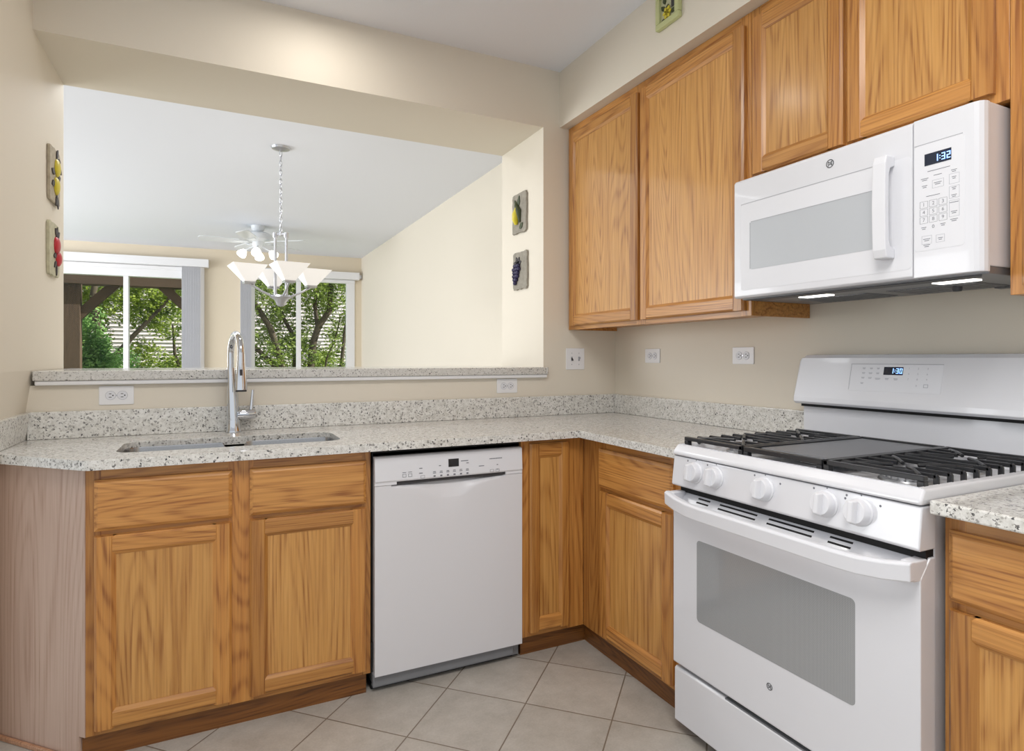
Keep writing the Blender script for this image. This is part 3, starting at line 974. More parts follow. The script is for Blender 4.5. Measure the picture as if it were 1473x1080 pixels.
# ------------------------------------------------------------------ emblem helper: ring with a cursive monogram
def emblem(mx, u, v, r, parent, name='emblem'):
    q = B(mx)
    n = 28
    for ra, rb in ((r, r * 0.80),):
        vs = [(u + ra * math.cos(2 * math.pi * k_ / n), v + ra * math.sin(2 * math.pi * k_ / n), 0.0008) for k_ in range(n)]
        vs += [(u + rb * math.cos(2 * math.pi * k_ / n), v + rb * math.sin(2 * math.pi * k_ / n), 0.0008) for k_ in range(n)]
        q._add(vs, [(k_, (k_ + 1) % n, n + (k_ + 1) % n, n + k_) for k_ in range(n)])
    q.text('GE', r * 0.95, u, v, 0.0008, bold=r * 0.03)
    for k_ in range(4):
        a_ = R(45 + 90 * k_)
        q.blob((u + 0.62 * r * math.cos(a_), v + 0.62 * r * math.sin(a_), 0.0004), (r * 0.13, r * 0.13, 0.0006), 8, 4)
    return obj(name, q, M['emblem'], parent, label='grey round monogram emblem')

SEG = {'0': 'abcdef', '1': 'bc', '2': 'abged', '3': 'abgcd', '4': 'fgbc', '5': 'afgcd', '6': 'afgedc', '7': 'abc', '8': 'abcdefg', '9': 'abcfgd'}
def digits(b_, s, u, v, h, w_):
    """seven segment digits, lower left corner at u, v"""
    wd, tk = h * 0.5, h * 0.13
    for ch in s:
        if ch == ':':
            b_.box(u, u + tk, v + h * 0.25, v + h * 0.25 + tk, w_, w_ + 0.0004).box(u, u + tk, v + h * 0.62, v + h * 0.62 + tk, w_, w_ + 0.0004)
            u += tk * 2.2
            continue
        for sg in SEG[ch]:
            rc = {'a': (0, wd, h - tk, h), 'd': (0, wd, 0, tk), 'g': (0, wd, h / 2 - tk / 2, h / 2 + tk / 2),
                  'b': (wd - tk, wd, h / 2, h), 'c': (wd - tk, wd, 0, h / 2), 'f': (0, tk, h / 2, h), 'e': (0, tk, 0, h / 2)}[sg]
            b_.box(u + rc[0], u + rc[1], v + rc[2], v + rc[3], w_, w_ + 0.0004)
        u += wd + tk * 1.5

# ------------------------------------------------------------------ range
r0, r1 = 1.2435, 2.0195       # u = -y
t = thing('range', 'white freestanding gas range with black grates and a grey oven window', 'range', (-0.33, -1.63, 0))
RW = RIGHT(0.0)               # u = -y, v = z, w = -x
q = B(RW).box(r0 + 0.004, r1 - 0.004, 0.03, 0.900, 0.03, 0.612)
q.box(r0 + 0.03, r0 + 0.09, 0.0, 0.03, 0.10, 0.50).box(r1 - 0.09, r1 - 0.03, 0.0, 0.03, 0.10, 0.50)
obj('body', q, M['white'], t, bevel=0.003)
obj('recess', B(RW).box(r0 + 0.006, r1 - 0.006, 0.780, 0.812, 0.6125, 0.640), M['black'], t)
obj('recess', B(RW).box(r0 + 0.006, r1 - 0.006, 0.208, 0.232, 0.6125, 0.640), M['black'], t)
# oven door: slab with sloping vented top
q = B(RW)
def extr(b_, poly, u0, u1):
    """polygon in (w, v) extruded along u"""
    n = len(poly)
    b_._add([(u0, v, w_) for w_, v in poly] + [(u1, v, w_) for w_, v in poly],
            [tuple(range(n)), tuple(range(n, 2 * n))[::-1]] + [(i, (i + 1) % n, n + (i + 1) % n, n + i) for i in range(n)])
    return b_
extr(q, [(0.6135, 0.226), (0.664, 0.226), (0.667, 0.230), (0.667, 0.742), (0.660, 0.752), (0.632, 0.785), (0.6135, 0.785)], r0 + 0.001, r1 - 0.001)
od = obj('oven_door', q, M['white'], t, bevel=0.0025)
# window: recessed grey glass with a thin lip
q = B(RW).rrect(1.353, 1.872, 0.398, 0.650, 0.012, 0.660, 0.6676)
obj('window', q, M['oven_glass'], od)
# vents on the sloping top
sl = Vector((0.632 - 0.660, 0.785 - 0.752)); sl_n = sl.normalized()
SLF = frame((-0.660, 0, 0.752), (0, -1, 0), (-sl_n.x, 0, sl_n.y), (-sl_n.y, 0, -sl_n.x))
q = B(SLF)
for a_, c_ in ((1.335, 1.385), (1.425, 1.565), (1.605, 1.745), (1.790, 1.850)):
    for v in (0.010, 0.024):
        q.box(a_, c_, v, v + 0.0052, -0.002, 0.0006)
obj('vent_slots', q, M['black'], od, label='black slots in the door top')
# bowed bar handle with returns to the door ends
q = B(RW)
hz0, hz1 = 0.728, 0.770
nst = 14
full = []
for i in range(nst + 1):
    u = r0 + 0.001 + (r1 - r0 - 0.002) * i / nst
    e_ = min(u - r0, r1 - u)
    full.append((u, 0.703 + 0.020 * (1 - max(0.0, 1 - e_ / 0.16) ** 2)))
vs = []
for u, w_ in full:
    e_ = min(u - r0, r1 - u)
    lift = 0.016 * max(0.0, 1 - e_ / 0.16) ** 2
    vs += [(u, hz0 + lift, w_), (u, hz1 + lift - 0.004, w_ + 0.002), (u, hz1 + lift, w_ - 0.006), (u, hz1 + lift, w_ - 0.020), (u, hz0 + lift, w_ - 0.018)]
n = nst + 1
fs = []
for i in range(n - 1):
    for k_ in range(5):
        fs.append((i * 5 + k_, i * 5 + (k_ + 1) % 5, (i + 1) * 5 + (k_ + 1) % 5, (i + 1) * 5 + k_))
fs += [(0, 1, 2, 3, 4), tuple((n - 1) * 5 + k_ for k_ in (4, 3, 2, 1, 0))]
q._add(vs, fs)
for a_, c_ in ((r0 + 0.002, r0 + 0.030), (r1 - 0.030, r1 - 0.002)):
    q.box(a_, c_, 0.740, 0.784, 0.640, 0.690)
obj('handle', q, M['white_soft'], od, bevel=0.003)
emblem(RIGHT(-0.667), 1.628, 0.328, 0.0095, od)
# drawer
q = B(RW)
extr(q, [(0.6135, 0.032), (0.655, 0.032), (0.661, 0.038), (0.661, 0.205), (0.654, 0.211), (0.6135, 0.211)], r0 + 0.001, r1 - 0.001)
dr = obj('drawer', q, M['white'], t, bevel=0.002)
obj('drawer_pull', B(RW).box(1.46, 1.80, 0.206, 0.2115, 0.640, 0.6585), M['greysteel'], dr, label='grey recessed drawer pull')
# control panel and cooktop
q = B(RW)
extr(q, [(0.6135, 0.803), (0.668, 0.803), (0.673, 0.808), (0.662, 0.898), (0.6135, 0.898)], r0, r1)
kp = obj('control_panel', q, M['white'], t, bevel=0.003)
q = B(RW)
cin = [(r0 + 0.035, 0.110), (r1 - 0.035, 0.110), (r1 - 0.035, 0.600), (r0 + 0.035, 0.600)]
out_lo = [(r0 - 0.001, 0.030), (r1 + 0.001, 0.030), (r1 + 0.001, 0.668), (r0 - 0.001, 0.668)]
out_hi = [(r0 + 0.002, 0.030), (r1 - 0.002, 0.030), (r1 - 0.002, 0.650), (r0 + 0.002, 0.650)]
lip = [(r0 + 0.018, 0.070), (r1 - 0.018, 0.070), (r1 - 0.018, 0.636), (r0 + 0.018, 0.636)]
rings = [(out_lo, 0.901), (out_lo, 0.912), (out_hi, 0.934), (lip, 0.934), (cin, 0.917)]
vs = [(u, v_, w_) for rg_, v_ in rings for u, w_ in rg_]
fs = []
for i in range(len(rings) - 1):
    for k_ in range(4):
        fs.append((i * 4 + k_, i * 4 + (k_ + 1) % 4, (i + 1) * 4 + (k_ + 1) % 4, (i + 1) * 4 + k_))
fs += [(0, 1, 2, 3), tuple(len(vs) - 4 + k_ for k_ in range(4))]
q._add(vs, fs)
ct = obj('cooktop', q, M['white'], t, bevel=0.006, seg=3)
# knobs
tl = math.atan2(0.673 - 0.662, 0.898 - 0.808)
KF = frame((-0.673, 0, 0.808), (0, -1, 0), (math.sin(tl), 0, math.cos(tl)), (-math.cos(tl), 0, math.sin(tl)))
for u in (1.345, 1.430, 1.610, 1.796, 1.884):
    q = B(KF)
    q.lathe([(0.0, 0.0), (0.033, 0.0), (0.033, 0.003), (0.030, 0.006), (0.029, 0.021), (0.026, 0.025), (0.0, 0.025)], (u, 0.050, 0.0), 28)
    kb = obj('knob', q, M['white_soft'], t, smooth=True)
    q = B(KF)
    q._add([(u - 0.010, 0.022, 0.024), (u + 0.010, 0.022, 0.024), (u + 0.010, 0.078, 0.024), (u - 0.010, 0.078, 0.024),
            (u - 0.006, 0.026, 0.040), (u + 0.006, 0.026, 0.040), (u + 0.006, 0.074, 0.040), (u - 0.006, 0.074, 0.040)],
           [(0, 3, 2, 1), (4, 5, 6, 7), (0, 1, 5, 4), (1, 2, 6, 5), (2, 3, 7, 6), (3, 0, 4, 7)])
    obj('grip', q, M['white_soft'], kb, bevel=0.003)
q = B(KF)
for u in (1.345, 1.430, 1.610, 1.796, 1.884):
    q.blob((u - 0.036, 0.082, 0.0), (0.003, 0.003, 0.0012), 8, 4).blob((u, 0.0885, 0.0), (0.002, 0.002, 0.001), 8, 4)
for u in (1.660, 1.845, 1.930):
    q.blob((u, 0.074, 0.0), (0.003, 0.003, 0.0012), 8, 4)
obj('panel_print', q, M['print'], kp, label='small grey dots beside the knobs')

# burners
def burner(u, w_, r, nm='burner'):
    q = B(RW)
    q.lathe([(0.0, 0.9175), (r * 1.25, 0.9175), (r * 1.2, 0.922), (r, 0.924), (r, 0.934), (0.0, 0.934)], (u, 0, w_), 24, axis='y')
    for k_ in range(18):
        a_ = 2 * math.pi * k_ / 18
        q.box(u + r * 0.98 * math.cos(a_) - 0.002, u + r * 0.98 * math.cos(a_) + 0.002, 0.925, 0.933, w_ + r * 0.98 * math.sin(a_) - 0.002, w_ + r * 0.98 * math.sin(a_) + 0.004)
    bo = obj(nm, q, M['alu'], t, smooth=True)
    obj('cap', B(RW).lathe([(0.0, 0.9345), (r * 0.92, 0.9345), (r * 0.92, 0.940), (r * 0.8, 0.943), (0.0, 0.943)], (u, 0, w_), 24, axis='y'), M['capm'], bo, smooth=True)
gl0, gl1 = r0 + 0.014, 1.500     # left grate
gr0, gr1 = 1.762, r1 - 0.014     # right grate
gw0, gw1 = 0.095, 0.632          # back, front (w)
for u, w_, r in ((1.378, 0.495, 0.042), (1.378, 0.235, 0.034), (1.885, 0.495, 0.048), (1.885, 0.235, 0.036)):
    burner(u, w_, r)

def grate(u0, u1, outer_left):
    """cast iron grate: frame bars, fingers across, an X over each burner; outer ends turn down"""
    q = B(RW)
    zt, zb = 0.958, 0.9465
    h = 0.0046
    q.box(u0, u1, zb, zt, gw1 - 0.016, gw1)                      # front bar
    q.box(u0, u1, zb, zt, gw0, gw0 + 0.012)                      # back bar
    inner = (u1 - 0.013, u1) if outer_left else (u0, u0 + 0.013)
    q.box(inner[0], inner[1], zb, zt, gw0, gw1)
    oe = u0 if outer_left else u1
    sgn = 1 if outer_left else -1
    # feet
    for uu in (u0, u1 - 0.016):
        for ww in (gw0, gw1 - 0.018):
            q.box(uu, uu + 0.016, 0.9185, zb, ww, ww + 0.018)
    # lower rail along the outer side
    q.box(min(oe, oe + sgn * 0.009), max(oe, oe + sgn * 0.009), 0.9215, 0.930, gw0 + 0.01, gw1 - 0.01)
    nf = 9
    for i in range(nf):
        ww = gw0 + 0.058 + (gw1 - gw0 - 0.115) * i / (nf - 1)
        def bar(x0, x1):
            q.prism([(x0, zb), (x1, zb), (x1, zt - 0.001), (x0, zt - 0.001)], 'z', ww - h / 1.2, ww + h / 1.2)
        mid = (u0 + u1) / 2
        near = min(abs(ww - 0.495), abs(ww - 0.235))
        gap = 0.034 if near < 0.034 else 0.0
        if gap:
            bar(u0 + 0.004, mid - gap); bar(mid + gap, u1 - 0.004)
        else:
            bar(u0 + 0.004, u1 - 0.004)
        # turned-down tip at the outer edge
        x0, x1 = (oe, oe + 0.012) if outer_left else (oe - 0.012, oe)
        q.prism([(x0, 0.932), (x1, 0.932), (x1, zt - 0.001), (x0 + (0.004 if outer_left else 0), zt - 0.001), (x0, zt - 0.006)] if outer_left else
                [(x0, 0.932), (x1, 0.932), (x1, zt - 0.006), (x1 - 0.004, zt - 0.001), (x0, zt - 0.001)], 'z', ww - h / 1.2, ww + h / 1.2)
    for cw in (0.495, 0.235):
        mid = (u0 + u1) / 2
        for sx_, sy_ in ((1, 1), (1, -1), (-1, 1), (-1, -1)):
            q.tube([(mid + sx_ * 0.018, zt - 0.004, cw + sy_ * 0.020), (mid + sx_ * 0.055, zt - 0.002, cw + sy_ * 0.060), (mid + sx_ * 0.095, zt - 0.005, cw + sy_ * 0.105)], 0.0052, 8)
    return obj('grate', q, M['iron'], t, bevel=0.0022)
grate(gl0, gl1, True)
grate(gr0, gr1, False)
q = B(RW)
q.box(1.504, 1.758, 0.944, 0.958, gw1 - 0.016, gw1).box(1.504, 1.758, 0.944, 0.958, gw0, gw0 + 0.012)
q.box(1.504, 1.514, 0.944, 0.957, gw0 + 0.012, gw1 - 0.016).box(1.748, 1.758, 0.944, 0.957, gw0 + 0.012, gw1 - 0.016)
for uu in (1.504, 1.742):
    for ww in (gw0, gw1 - 0.018):
        q.box(uu, uu + 0.016, 0.9185, 0.944, ww, ww + 0.018)
gd = obj('griddle_frame', q, M['iron'], t, bevel=0.002)
q = B(RW)
q.box(1.5145, 1.7475, 0.946, 0.953, gw0 + 0.014, gw1 - 0.060)
obj('griddle', q, M['griddle'], gd, bevel=0.003, label='flat grey griddle plate')
q = B(RW).lathe([(0.0, 0.9175), (0.05, 0.9175), (0.046, 0.930), (0.0, 0.930)], (1.631, 0, 0.365), 24, axis='y')
q.box(1.600, 1.662, 0.9185, 0.932, 0.22, 0.51)
obj('burner', q, M['alu'], t)
# backguard
q = B(RW)
q.box(r0 + 0.010, r1 - 0.010, 0.934, 1.060, 0.022, 0.058)
obj('back_panel', q, M['white'], t, bevel=0.003)
n = 8
prof = [(0.022, 1.050), (0.088, 1.050), (0.098, 1.058), (0.097, 1.075), (0.066, 1.216), (0.056, 1.227), (0.022, 1.229)]
q = B(RW)
# rounded upper corners: shrink the ends near the top
def bg_ring(u, z_cap):
    return [(u, min(v, z_cap), w_) for w_, v in prof]
st = [(r0 - 0.001, 1.190), (r0 + 0.003, 1.205), (r0 + 0.010, 1.217), (r0 + 0.022, 1.226), (r0 + 0.035, 1.229),
      (r1 - 0.035, 1.229), (r1 - 0.022, 1.226), (r1 - 0.010, 1.217), (r1 - 0.003, 1.205), (r1 + 0.001, 1.190)]
vs = [p_ for u, zc_ in st for p_ in bg_ring(u, zc_)]
k7 = len(prof)
fs = [tuple(range(k7)), tuple((len(st) - 1) * k7 + i for i in range(k7))[::-1]]
for i in range(len(st) - 1):
    for k_ in range(k7):
        fs.append((i * k7 + k_, i * k7 + (k_ + 1) % k7, (i + 1) * k7 + (k_ + 1) % k7, (i + 1) * k7 + k_))
q._add(vs, fs)
bgd = obj('backguard', q, M['white'], t, bevel=0.002)
obj('shadow_gap', B(RW).box(r0 + 0.012, r1 - 0.012, 1.040, 1.0495, 0.058, 0.072), M['black'], t, label='dark gap under the backguard')
dv = Vector((0.066 - 0.097, 1.216 - 1.075)).normalized()
BGF = frame((-0.0972, 0, 1.075), (0, -1, 0), (-dv.x, 0, dv.y), (-dv.y, 0, -dv.x))
# panel outline, display, print (v measured up the slope from z = 1.075)
q = B(BGF).box(1.452, 1.742, 0.1228, 0.1245, -0.001, 0.0012).box(1.452, 1.4535, 0.036, 0.1228, -0.001, 0.0008)
obj('panel_outline', q, M['outline'], bgd)
obj('touch_panel', B(BGF).rrect(1.4535, 1.742, 0.034, 0.1226, 0.003, -0.001, 0.0004), M['white_soft'], bgd)
dsp = obj('display', B(BGF).box(1.565, 1.626, 0.0885, 0.1145, -0.001, 0.0010), M['display'], bgd)
q = B(BGF)
digits(q, '1:30', 1.588, 0.0935, 0.0165, 0.0011)
obj('digits', q, M['digit'], dsp, label='glowing pale blue digits reading 1:30')
q = B(BGF)
for u, v, ww in ((1.498, 0.110, 0.010), (1.523, 0.110, 0.010), (1.546, 0.110, 0.009), (1.498, 0.094, 0.011), (1.522, 0.094, 0.012), (1.546, 0.094, 0.010),
                 (1.498, 0.078, 0.011), (1.522, 0.078, 0.012), (1.548, 0.076, 0.018), (1.578, 0.076, 0.012), (1.606, 0.076, 0.013), (1.497, 0.060, 0.010)):
    q.box(u - ww / 2, u + ww / 2, v - 0.0006, v + 0.0014, 0.0003, 0.0008)
    q.box(u - ww / 2.6, u + ww / 2.6, v - 0.0036, v - 0.0020, 0.0003, 0.0008)
for i, ch in enumerate('123456789'):
    q.text(ch, 0.0085, 1.644 + 0.0275 * (i % 3), 0.110 - 0.017 * (i // 3), 0.0008)
q.text('0', 0.0085, 1.671, 0.056, 0.0008)
q.ring(1.692, 1.705, 0.051, 0.062, 0.0014, 0.0003, 0.0008)
obj('keypad_print', q, M['printlight'], bgd, label='pale grey touch pad markings')

# ------------------------------------------------------------------ microwave
m0, m1 = 1.2485, 2.0055
MZ0, MZ1 = 1.420, 1.8225
MX = 0.400
t = thing('microwave', 'white over-the-range microwave hung below the short oak cabinet', 'microwave', (-0.2, -1.63, MZ0))
q = B(RW).box(m0 + 0.002, m1 - 0.002, MZ0 + 0.014, MZ1, 0.004, MX - 0.030)
obj('body', q, M['white'], t, bevel=0.003)
ds = 1.846                   # split between door and control panel
q = B(RW)
extr(q, [(MX - 0.030, MZ0), (MX - 0.006, MZ0), (MX, MZ0 + 0.006), (MX, MZ1 - 0.008), (MX - 0.006, MZ1), (MX - 0.030, MZ1)], m0, ds - 0.0012)
dd = obj('door', q, M['white'], t, bevel=0.002)
q = B(RW)
q.rrect(1.279, ds - 0.003, 1.445, 1.737, 0.012, MX - 0.003, MX + 0.0006)
obj('door_panel', q, M['white_soft'], dd, label='raised inner door panel')
q = B(RW).rrect(1.318, 1.757, 1.512, 1.672, 0.010, MX - 0.002, MX + 0.0012)
obj('window', q, M['glass_mw'], dd)
q = B(RW).box(1.279, 1.756, 1.7362, 1.7382, MX - 0.002, MX + 0.0012)
q.box(1.322, 1.753, 1.6705, 1.6728, MX - 0.002, MX + 0.0016).box(1.317, 1.3195, 1.515, 1.669, MX - 0.002, MX + 0.0016)
obj('panel_outline', q, M['outline'], dd)
q = B(RW)
# vertical arched bar handle standing off on two feet
hu0, hu1 = 1.764, 1.800
hp = [(MX + 0.0005, 1.478), (MX + 0.034, 1.478), (MX + 0.040, 1.500), (MX + 0.043, 1.612), (MX + 0.040, 1.728), (MX + 0.034, 1.748), (MX + 0.0005, 1.748),
      (MX + 0.0005, 1.722), (MX + 0.018, 1.716), (MX + 0.024, 1.700), (MX + 0.026, 1.612), (MX + 0.024, 1.524), (MX + 0.018, 1.510), (MX + 0.0005, 1.504)]
nn = len(hp)
vs = [(hu0, v, w_) for w_, v in hp] + [(hu1, v, w_) for w_, v in hp]
fs = [(i, (i + 1) % nn, nn + (i + 1) % nn, nn + i) for i in range(nn)]
pairs = [(0, 1), (1, 2), (2, 3), (3, 4), (4, 5), (5, 6)]
ins_ = [(13, 12), (12, 11), (11, 10), (10, 9), (9, 8), (8, 7)]
for (a_, c_), (d_, e_) in zip(pairs, ins_):
    fs.append((a_, c_, e_, d_)); fs.append((nn + a_, nn + d_, nn + e_, nn + c_))
q._add(vs, fs)
obj('handle', q, M['white_soft'], dd, bevel=0.003)
emblem(RIGHT(-MX), 1.612, 1.783, 0.0125, dd)
q = B(RW)
# control panel with a rounded right edge
cpp = [(ds + 0.0012, MX - 0.030), (ds + 0.0012, MX), (m1 - 0.020, MX), (m1 - 0.010, MX - 0.003), (m1 - 0.003, MX - 0.010), (m1, MX - 0.020), (m1, MX - 0.030)]
nn = len(cpp)
q._add([(u, MZ0, w_) for u, w_ in cpp] + [(u, MZ1, w_) for u, w_ in cpp],
       [tuple(range(nn)), tuple(range(nn, 2 * nn))[::-1]] + [(i, (i + 1) % nn, nn + (i + 1) % nn, nn + i) for i in range(nn)])
cp = obj('control_panel', q, M['white'], t, bevel=0.002)
obj('touch_panel', B(RW).rrect(ds + 0.004, 1.967, 1.487, 1.756, 0.010, MX - 0.002, MX + 0.0005), M['white_soft'], cp)
obj('panel_outline', B(RW).box(ds + 0.004, 1.962, 1.7555, 1.7572, MX - 0.002, MX + 0.0009), M['outline'], cp)
dsp = obj('display', B(RW).box(1.875, 1.937, 1.700, 1.7295, MX - 0.001, MX + 0.0012), M['display'], cp)
q = B(RW); digits(q, '1:32', 1.8985, 1.7055, 0.0170, MX + 0.0013)
obj('digits', q, M['digit'], dsp, label='glowing pale blue digits reading 1:32')
wz0 = MX + 0.0007
for i, ch in enumerate('1234567890'):
    q = B(RW)
    if ch == '0':
        q.text(ch, 0.0125, 1.8955, 1.5445, wz0)
    else:
        q.text(ch, 0.0125, 1.873 + 0.0225 * (i % 3), 1.603 - 0.0195 * (i // 3), wz0)
        q.ring(1.8635 + 0.0225 * (i % 3), 1.8825 + 0.0225 * (i % 3), 1.5945 - 0.0195 * (i // 3), 1.6115 - 0.0195 * (i // 3), 0.0006, wz0 - 0.0003, wz0)
    obj('number_key', q, M['print'], cp)
for u, v, ww in ((1.908, 1.684, 0.052), (1.875, 1.668, 0.018), (1.906, 1.671, 0.019), (1.943, 1.673, 0.013), (1.875, 1.650, 0.013), (1.906, 1.652, 0.018), (1.943, 1.656, 0.010),
                 (1.895, 1.622, 0.032), (1.943, 1.630, 0.010), (1.943, 1.612, 0.012), (1.943, 1.594, 0.020), (1.943, 1.572, 0.014), (1.943, 1.553, 0.017),
                 (1.873, 1.545, 0.012), (1.918, 1.547, 0.012), (1.880, 1.515, 0.017), (1.912, 1.513, 0.011), (1.880, 1.500, 0.016)):
    q = B(RW)
    q.box(u - ww / 2, u + ww / 2, v, v + 0.0014, wz0 - 0.0003, wz0 + 0.0001)
    if ww < 0.019:
        q.box(u - ww / 3, u + ww / 3, v - 0.0042, v - 0.0026, wz0 - 0.0003, wz0 + 0.0001)
    obj('key_marking', q, M['print'], cp)
for u0_, u1_, v0_, v1_ in ((1.932, 1.955, 1.640, 1.665), (1.932, 1.955, 1.605, 1.6345), (1.932, 1.955, 1.560, 1.600), (1.868, 1.892, 1.503, 1.524), (1.902, 1.922, 1.503, 1.522), (1.893, 1.920, 1.640, 1.660)):
    obj('key_outline', B(RW).ring(u0_, u1_, v0_, v1_, 0.0007, wz0 - 0.0003, wz0), M['printlight'], cp)
# underside
q = B(RW).box(m0 + 0.004, m1 - 0.004, MZ0 - 0.004, MZ0 + 0.0135, 0.010, MX - 0.034)
up = obj('vent_plate', q, M['vent'], t, bevel=0.002, label='grey metal underside with vent filters and lamps')
obj('front_grille', B(RW).prism([(m0 + 0.02, MX - 0.035), (m1 - 0.02, MX - 0.035), (m1 - 0.045, MX - 0.085), (m0 + 0.045, MX - 0.085)], 'y', MZ0 - 0.0065, MZ0 - 0.0042), M['ventdark'], up)
q = B(RW)
for a_, c_ in ((1.36, 1.60), (1.66, 1.90)):
    q.box(a_, c_, MZ0 - 0.0062, MZ0 - 0.0042, 0.060, 0.215)
    for k_ in range(14):
        uu = a_ + (c_ - a_) * (k_ + 0.5) / 14
        q.box(uu - 0.002, uu + 0.002, MZ0 - 0.0078, MZ0 - 0.0062, 0.060, 0.215)
obj('filter', q, M['vent'], up)
q = B(RW).box(1.86, 1.985, MZ0 - 0.006, MZ0 - 0.0042, 0.02, 0.055)
for k_ in range(24):
    q.box(1.864 + k_ * 0.005, 1.8665 + k_ * 0.005, MZ0 - 0.010, MZ0 - 0.006, 0.02, 0.055)
obj('rear_grille', q, M['greysteel'], up)
for u in (1.475, 1.885):
    obj('lamp', B(RW).box(u - 0.048, u + 0.048, MZ0 - 0.0075, MZ0 - 0.0042, 0.258, 0.302), M['lamp_lens'], up, label='lit cooktop lamp')
obj('vent_knob', B(RW).lathe([(0.0, MZ0 - 0.020), (0.010, MZ0 - 0.020), (0.012, MZ0 - 0.014), (0.012, MZ0 - 0.0045), (0.0, MZ0 - 0.0045)], (1.83, 0, 0.17), 14, axis='y'), M['ventdark'], up, smooth=True)

# ------------------------------------------------------------------ outlets and switches
def outlet(mx, u, v, label):
    """duplex outlet mounted sideways: plate 118 x 74 mm"""
    c_ = mx @ Vector((u, v, 0))
    t = thing('outlet', label, 'outlet', c_, 'sideways white wall outlets')
    obj('plate', B(mx).rrect(u - 0.0575, u + 0.0575, v - 0.036, v + 0.036, 0.004, 0.0003, 0.005), M['plate'], t, bevel=0.0015)
    for s in (-1, 1):
        q = B(mx)
        cu = u + s * 0.0195
        pl = []
        for k_ in range(16):
            a_ = 2 * math.pi * k_ / 16
            pl.append((cu + max(-0.0135, min(0.0135, 0.0168 * math.cos(a_))), v + 0.0165 * math.sin(a_)))
        q.prism(pl, 'z', 0.0052, 0.0068)
        rc = obj('receptacle', q, M['white_soft'], t)
        q = B(mx)
        q.box(cu - 0.001 - 0.004, cu - 0.001 + 0.004, v + 0.0052, v + 0.0076, 0.0069, 0.0074)
        q.box(cu - 0.001 - 0.0045, cu - 0.001 + 0.0045, v - 0.0076, v - 0.0052, 0.0069, 0.0074)
        q.lathe([(0.0, 0.0069), (0.0026, 0.0069), (0.0026, 0.0074), (0.0, 0.0074)], (cu + 0.0078, v, 0), 10)
        obj('slots', q, M['slot'], rc)
        q = B(mx)
        n = 20
        vs = [(cu + 0.0175 * math.cos(2 * math.pi * k_ / n), v + 0.0175 * math.sin(2 * math.pi * k_ / n), 0.0054) for k_ in range(n)]
        vs += [(cu + 0.0163 * math.cos(2 * math.pi * k_ / n), v + 0.0163 * math.sin(2 * math.pi * k_ / n), 0.0054) for k_ in range(n)]
        q._add(vs, [(k_, (k_ + 1) % n, n + (k_ + 1) % n, n + k_) for k_ in range(n)])
        obj('rim', q, M['outline'], rc)
    obj('screw', B(mx).lathe([(0.0, 0.0052), (0.003, 0.0052), (0.0025, 0.0064), (0.0, 0.0064)], (u, v, 0), 10), M['nickel'], t)
BW0, RW0 = BACK(0.0), RIGHT(0.0)
outlet(BW0, -2.355, 1.071, 'sideways white outlet under the ledge left of the faucet')
outlet(BW0, -0.673, 1.074, 'sideways white outlet under the right end of the ledge')
outlet(RW0, 0.325, 1.227, 'small sideways white outlet on the right wall nearest the corner')
outlet(RW0, 0.917, 1.226, 'sideways white outlet on the right wall beside the range backguard')
c_ = BW0 @ Vector((-0.265, 1.2115, 0))
t = thing('switch_plate', 'square white two-gang switch plate on the cream wall by the corner', 'switch', c_)
obj('plate', B(BW0).rrect(-0.323, -0.208, 1.154, 1.269, 0.004, 0.0003, 0.005), M['plate'], t, bevel=0.0015)
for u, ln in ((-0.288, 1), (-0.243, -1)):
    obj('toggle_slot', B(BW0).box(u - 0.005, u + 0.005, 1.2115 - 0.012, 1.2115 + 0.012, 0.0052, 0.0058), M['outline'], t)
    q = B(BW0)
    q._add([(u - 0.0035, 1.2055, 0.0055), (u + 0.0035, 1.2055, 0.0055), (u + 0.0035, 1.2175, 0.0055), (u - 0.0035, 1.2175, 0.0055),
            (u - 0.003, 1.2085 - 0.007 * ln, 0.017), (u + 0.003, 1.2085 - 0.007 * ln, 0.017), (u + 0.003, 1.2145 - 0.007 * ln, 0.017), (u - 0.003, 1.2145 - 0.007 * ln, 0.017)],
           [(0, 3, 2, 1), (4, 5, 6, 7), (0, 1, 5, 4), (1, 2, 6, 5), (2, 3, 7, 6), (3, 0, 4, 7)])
    obj('toggle', q, M['slot'] if ln > 0 else M['printlight'], t)  # left toggle gets a dark colour that takes in its shadow
    q = B(BW0)
    for z in (1.181, 1.242):
        q.lathe([(0.0, 0.0052), (0.003, 0.0052), (0.0025, 0.0062), (0.0, 0.0062)], (u, z, 0), 10)
    obj('screw', q, M['nickel'], t)

# ------------------------------------------------------------------ fruit plaques
def tablet(mx, u0, u1, v0, v1, th, mt, t, rough=0.003):
    q = B(mx)
    pl = rr_poly(u0, u1, v0, v1, 0.016, 4)
    pl2 = []
    for i in range(len(pl)):
        a_, c_ = pl[i], pl[(i + 1) % len(pl)]
        k_ = max(1, int(math.dist(a_, c_) / 0.02))
        for j in range(k_):
            f = j / k_
            pl2.append((a_[0] + (c_[0] - a_[0]) * f + random.uniform(-rough, rough), a_[1] + (c_[1] - a_[1]) * f + random.uniform(-rough, rough)))
    q.prism(pl2, 'z', 0.0004, th)
    return obj('tablet', q, mt, t, bevel=0.003)
def leaf(b_, u, v, w_, ln, wd, ang):
    ca, sa = math.cos(R(ang)), math.sin(R(ang))
    prof = [(0, 0), (0.25, 0.8), (0.55, 1.0), (0.85, 0.5), (1.0, 0)]
    up = [(x * ln, y * wd / 2) for x, y in prof]
    dn = [(x * ln, -y * wd / 2) for x, y in reversed(prof[1:-1])]
    pl = [(u + x * ca - y * sa, v + x * sa + y * ca) for x, y in up + dn]
    b_.prism(pl, 'z', w_, w_ + 0.004)
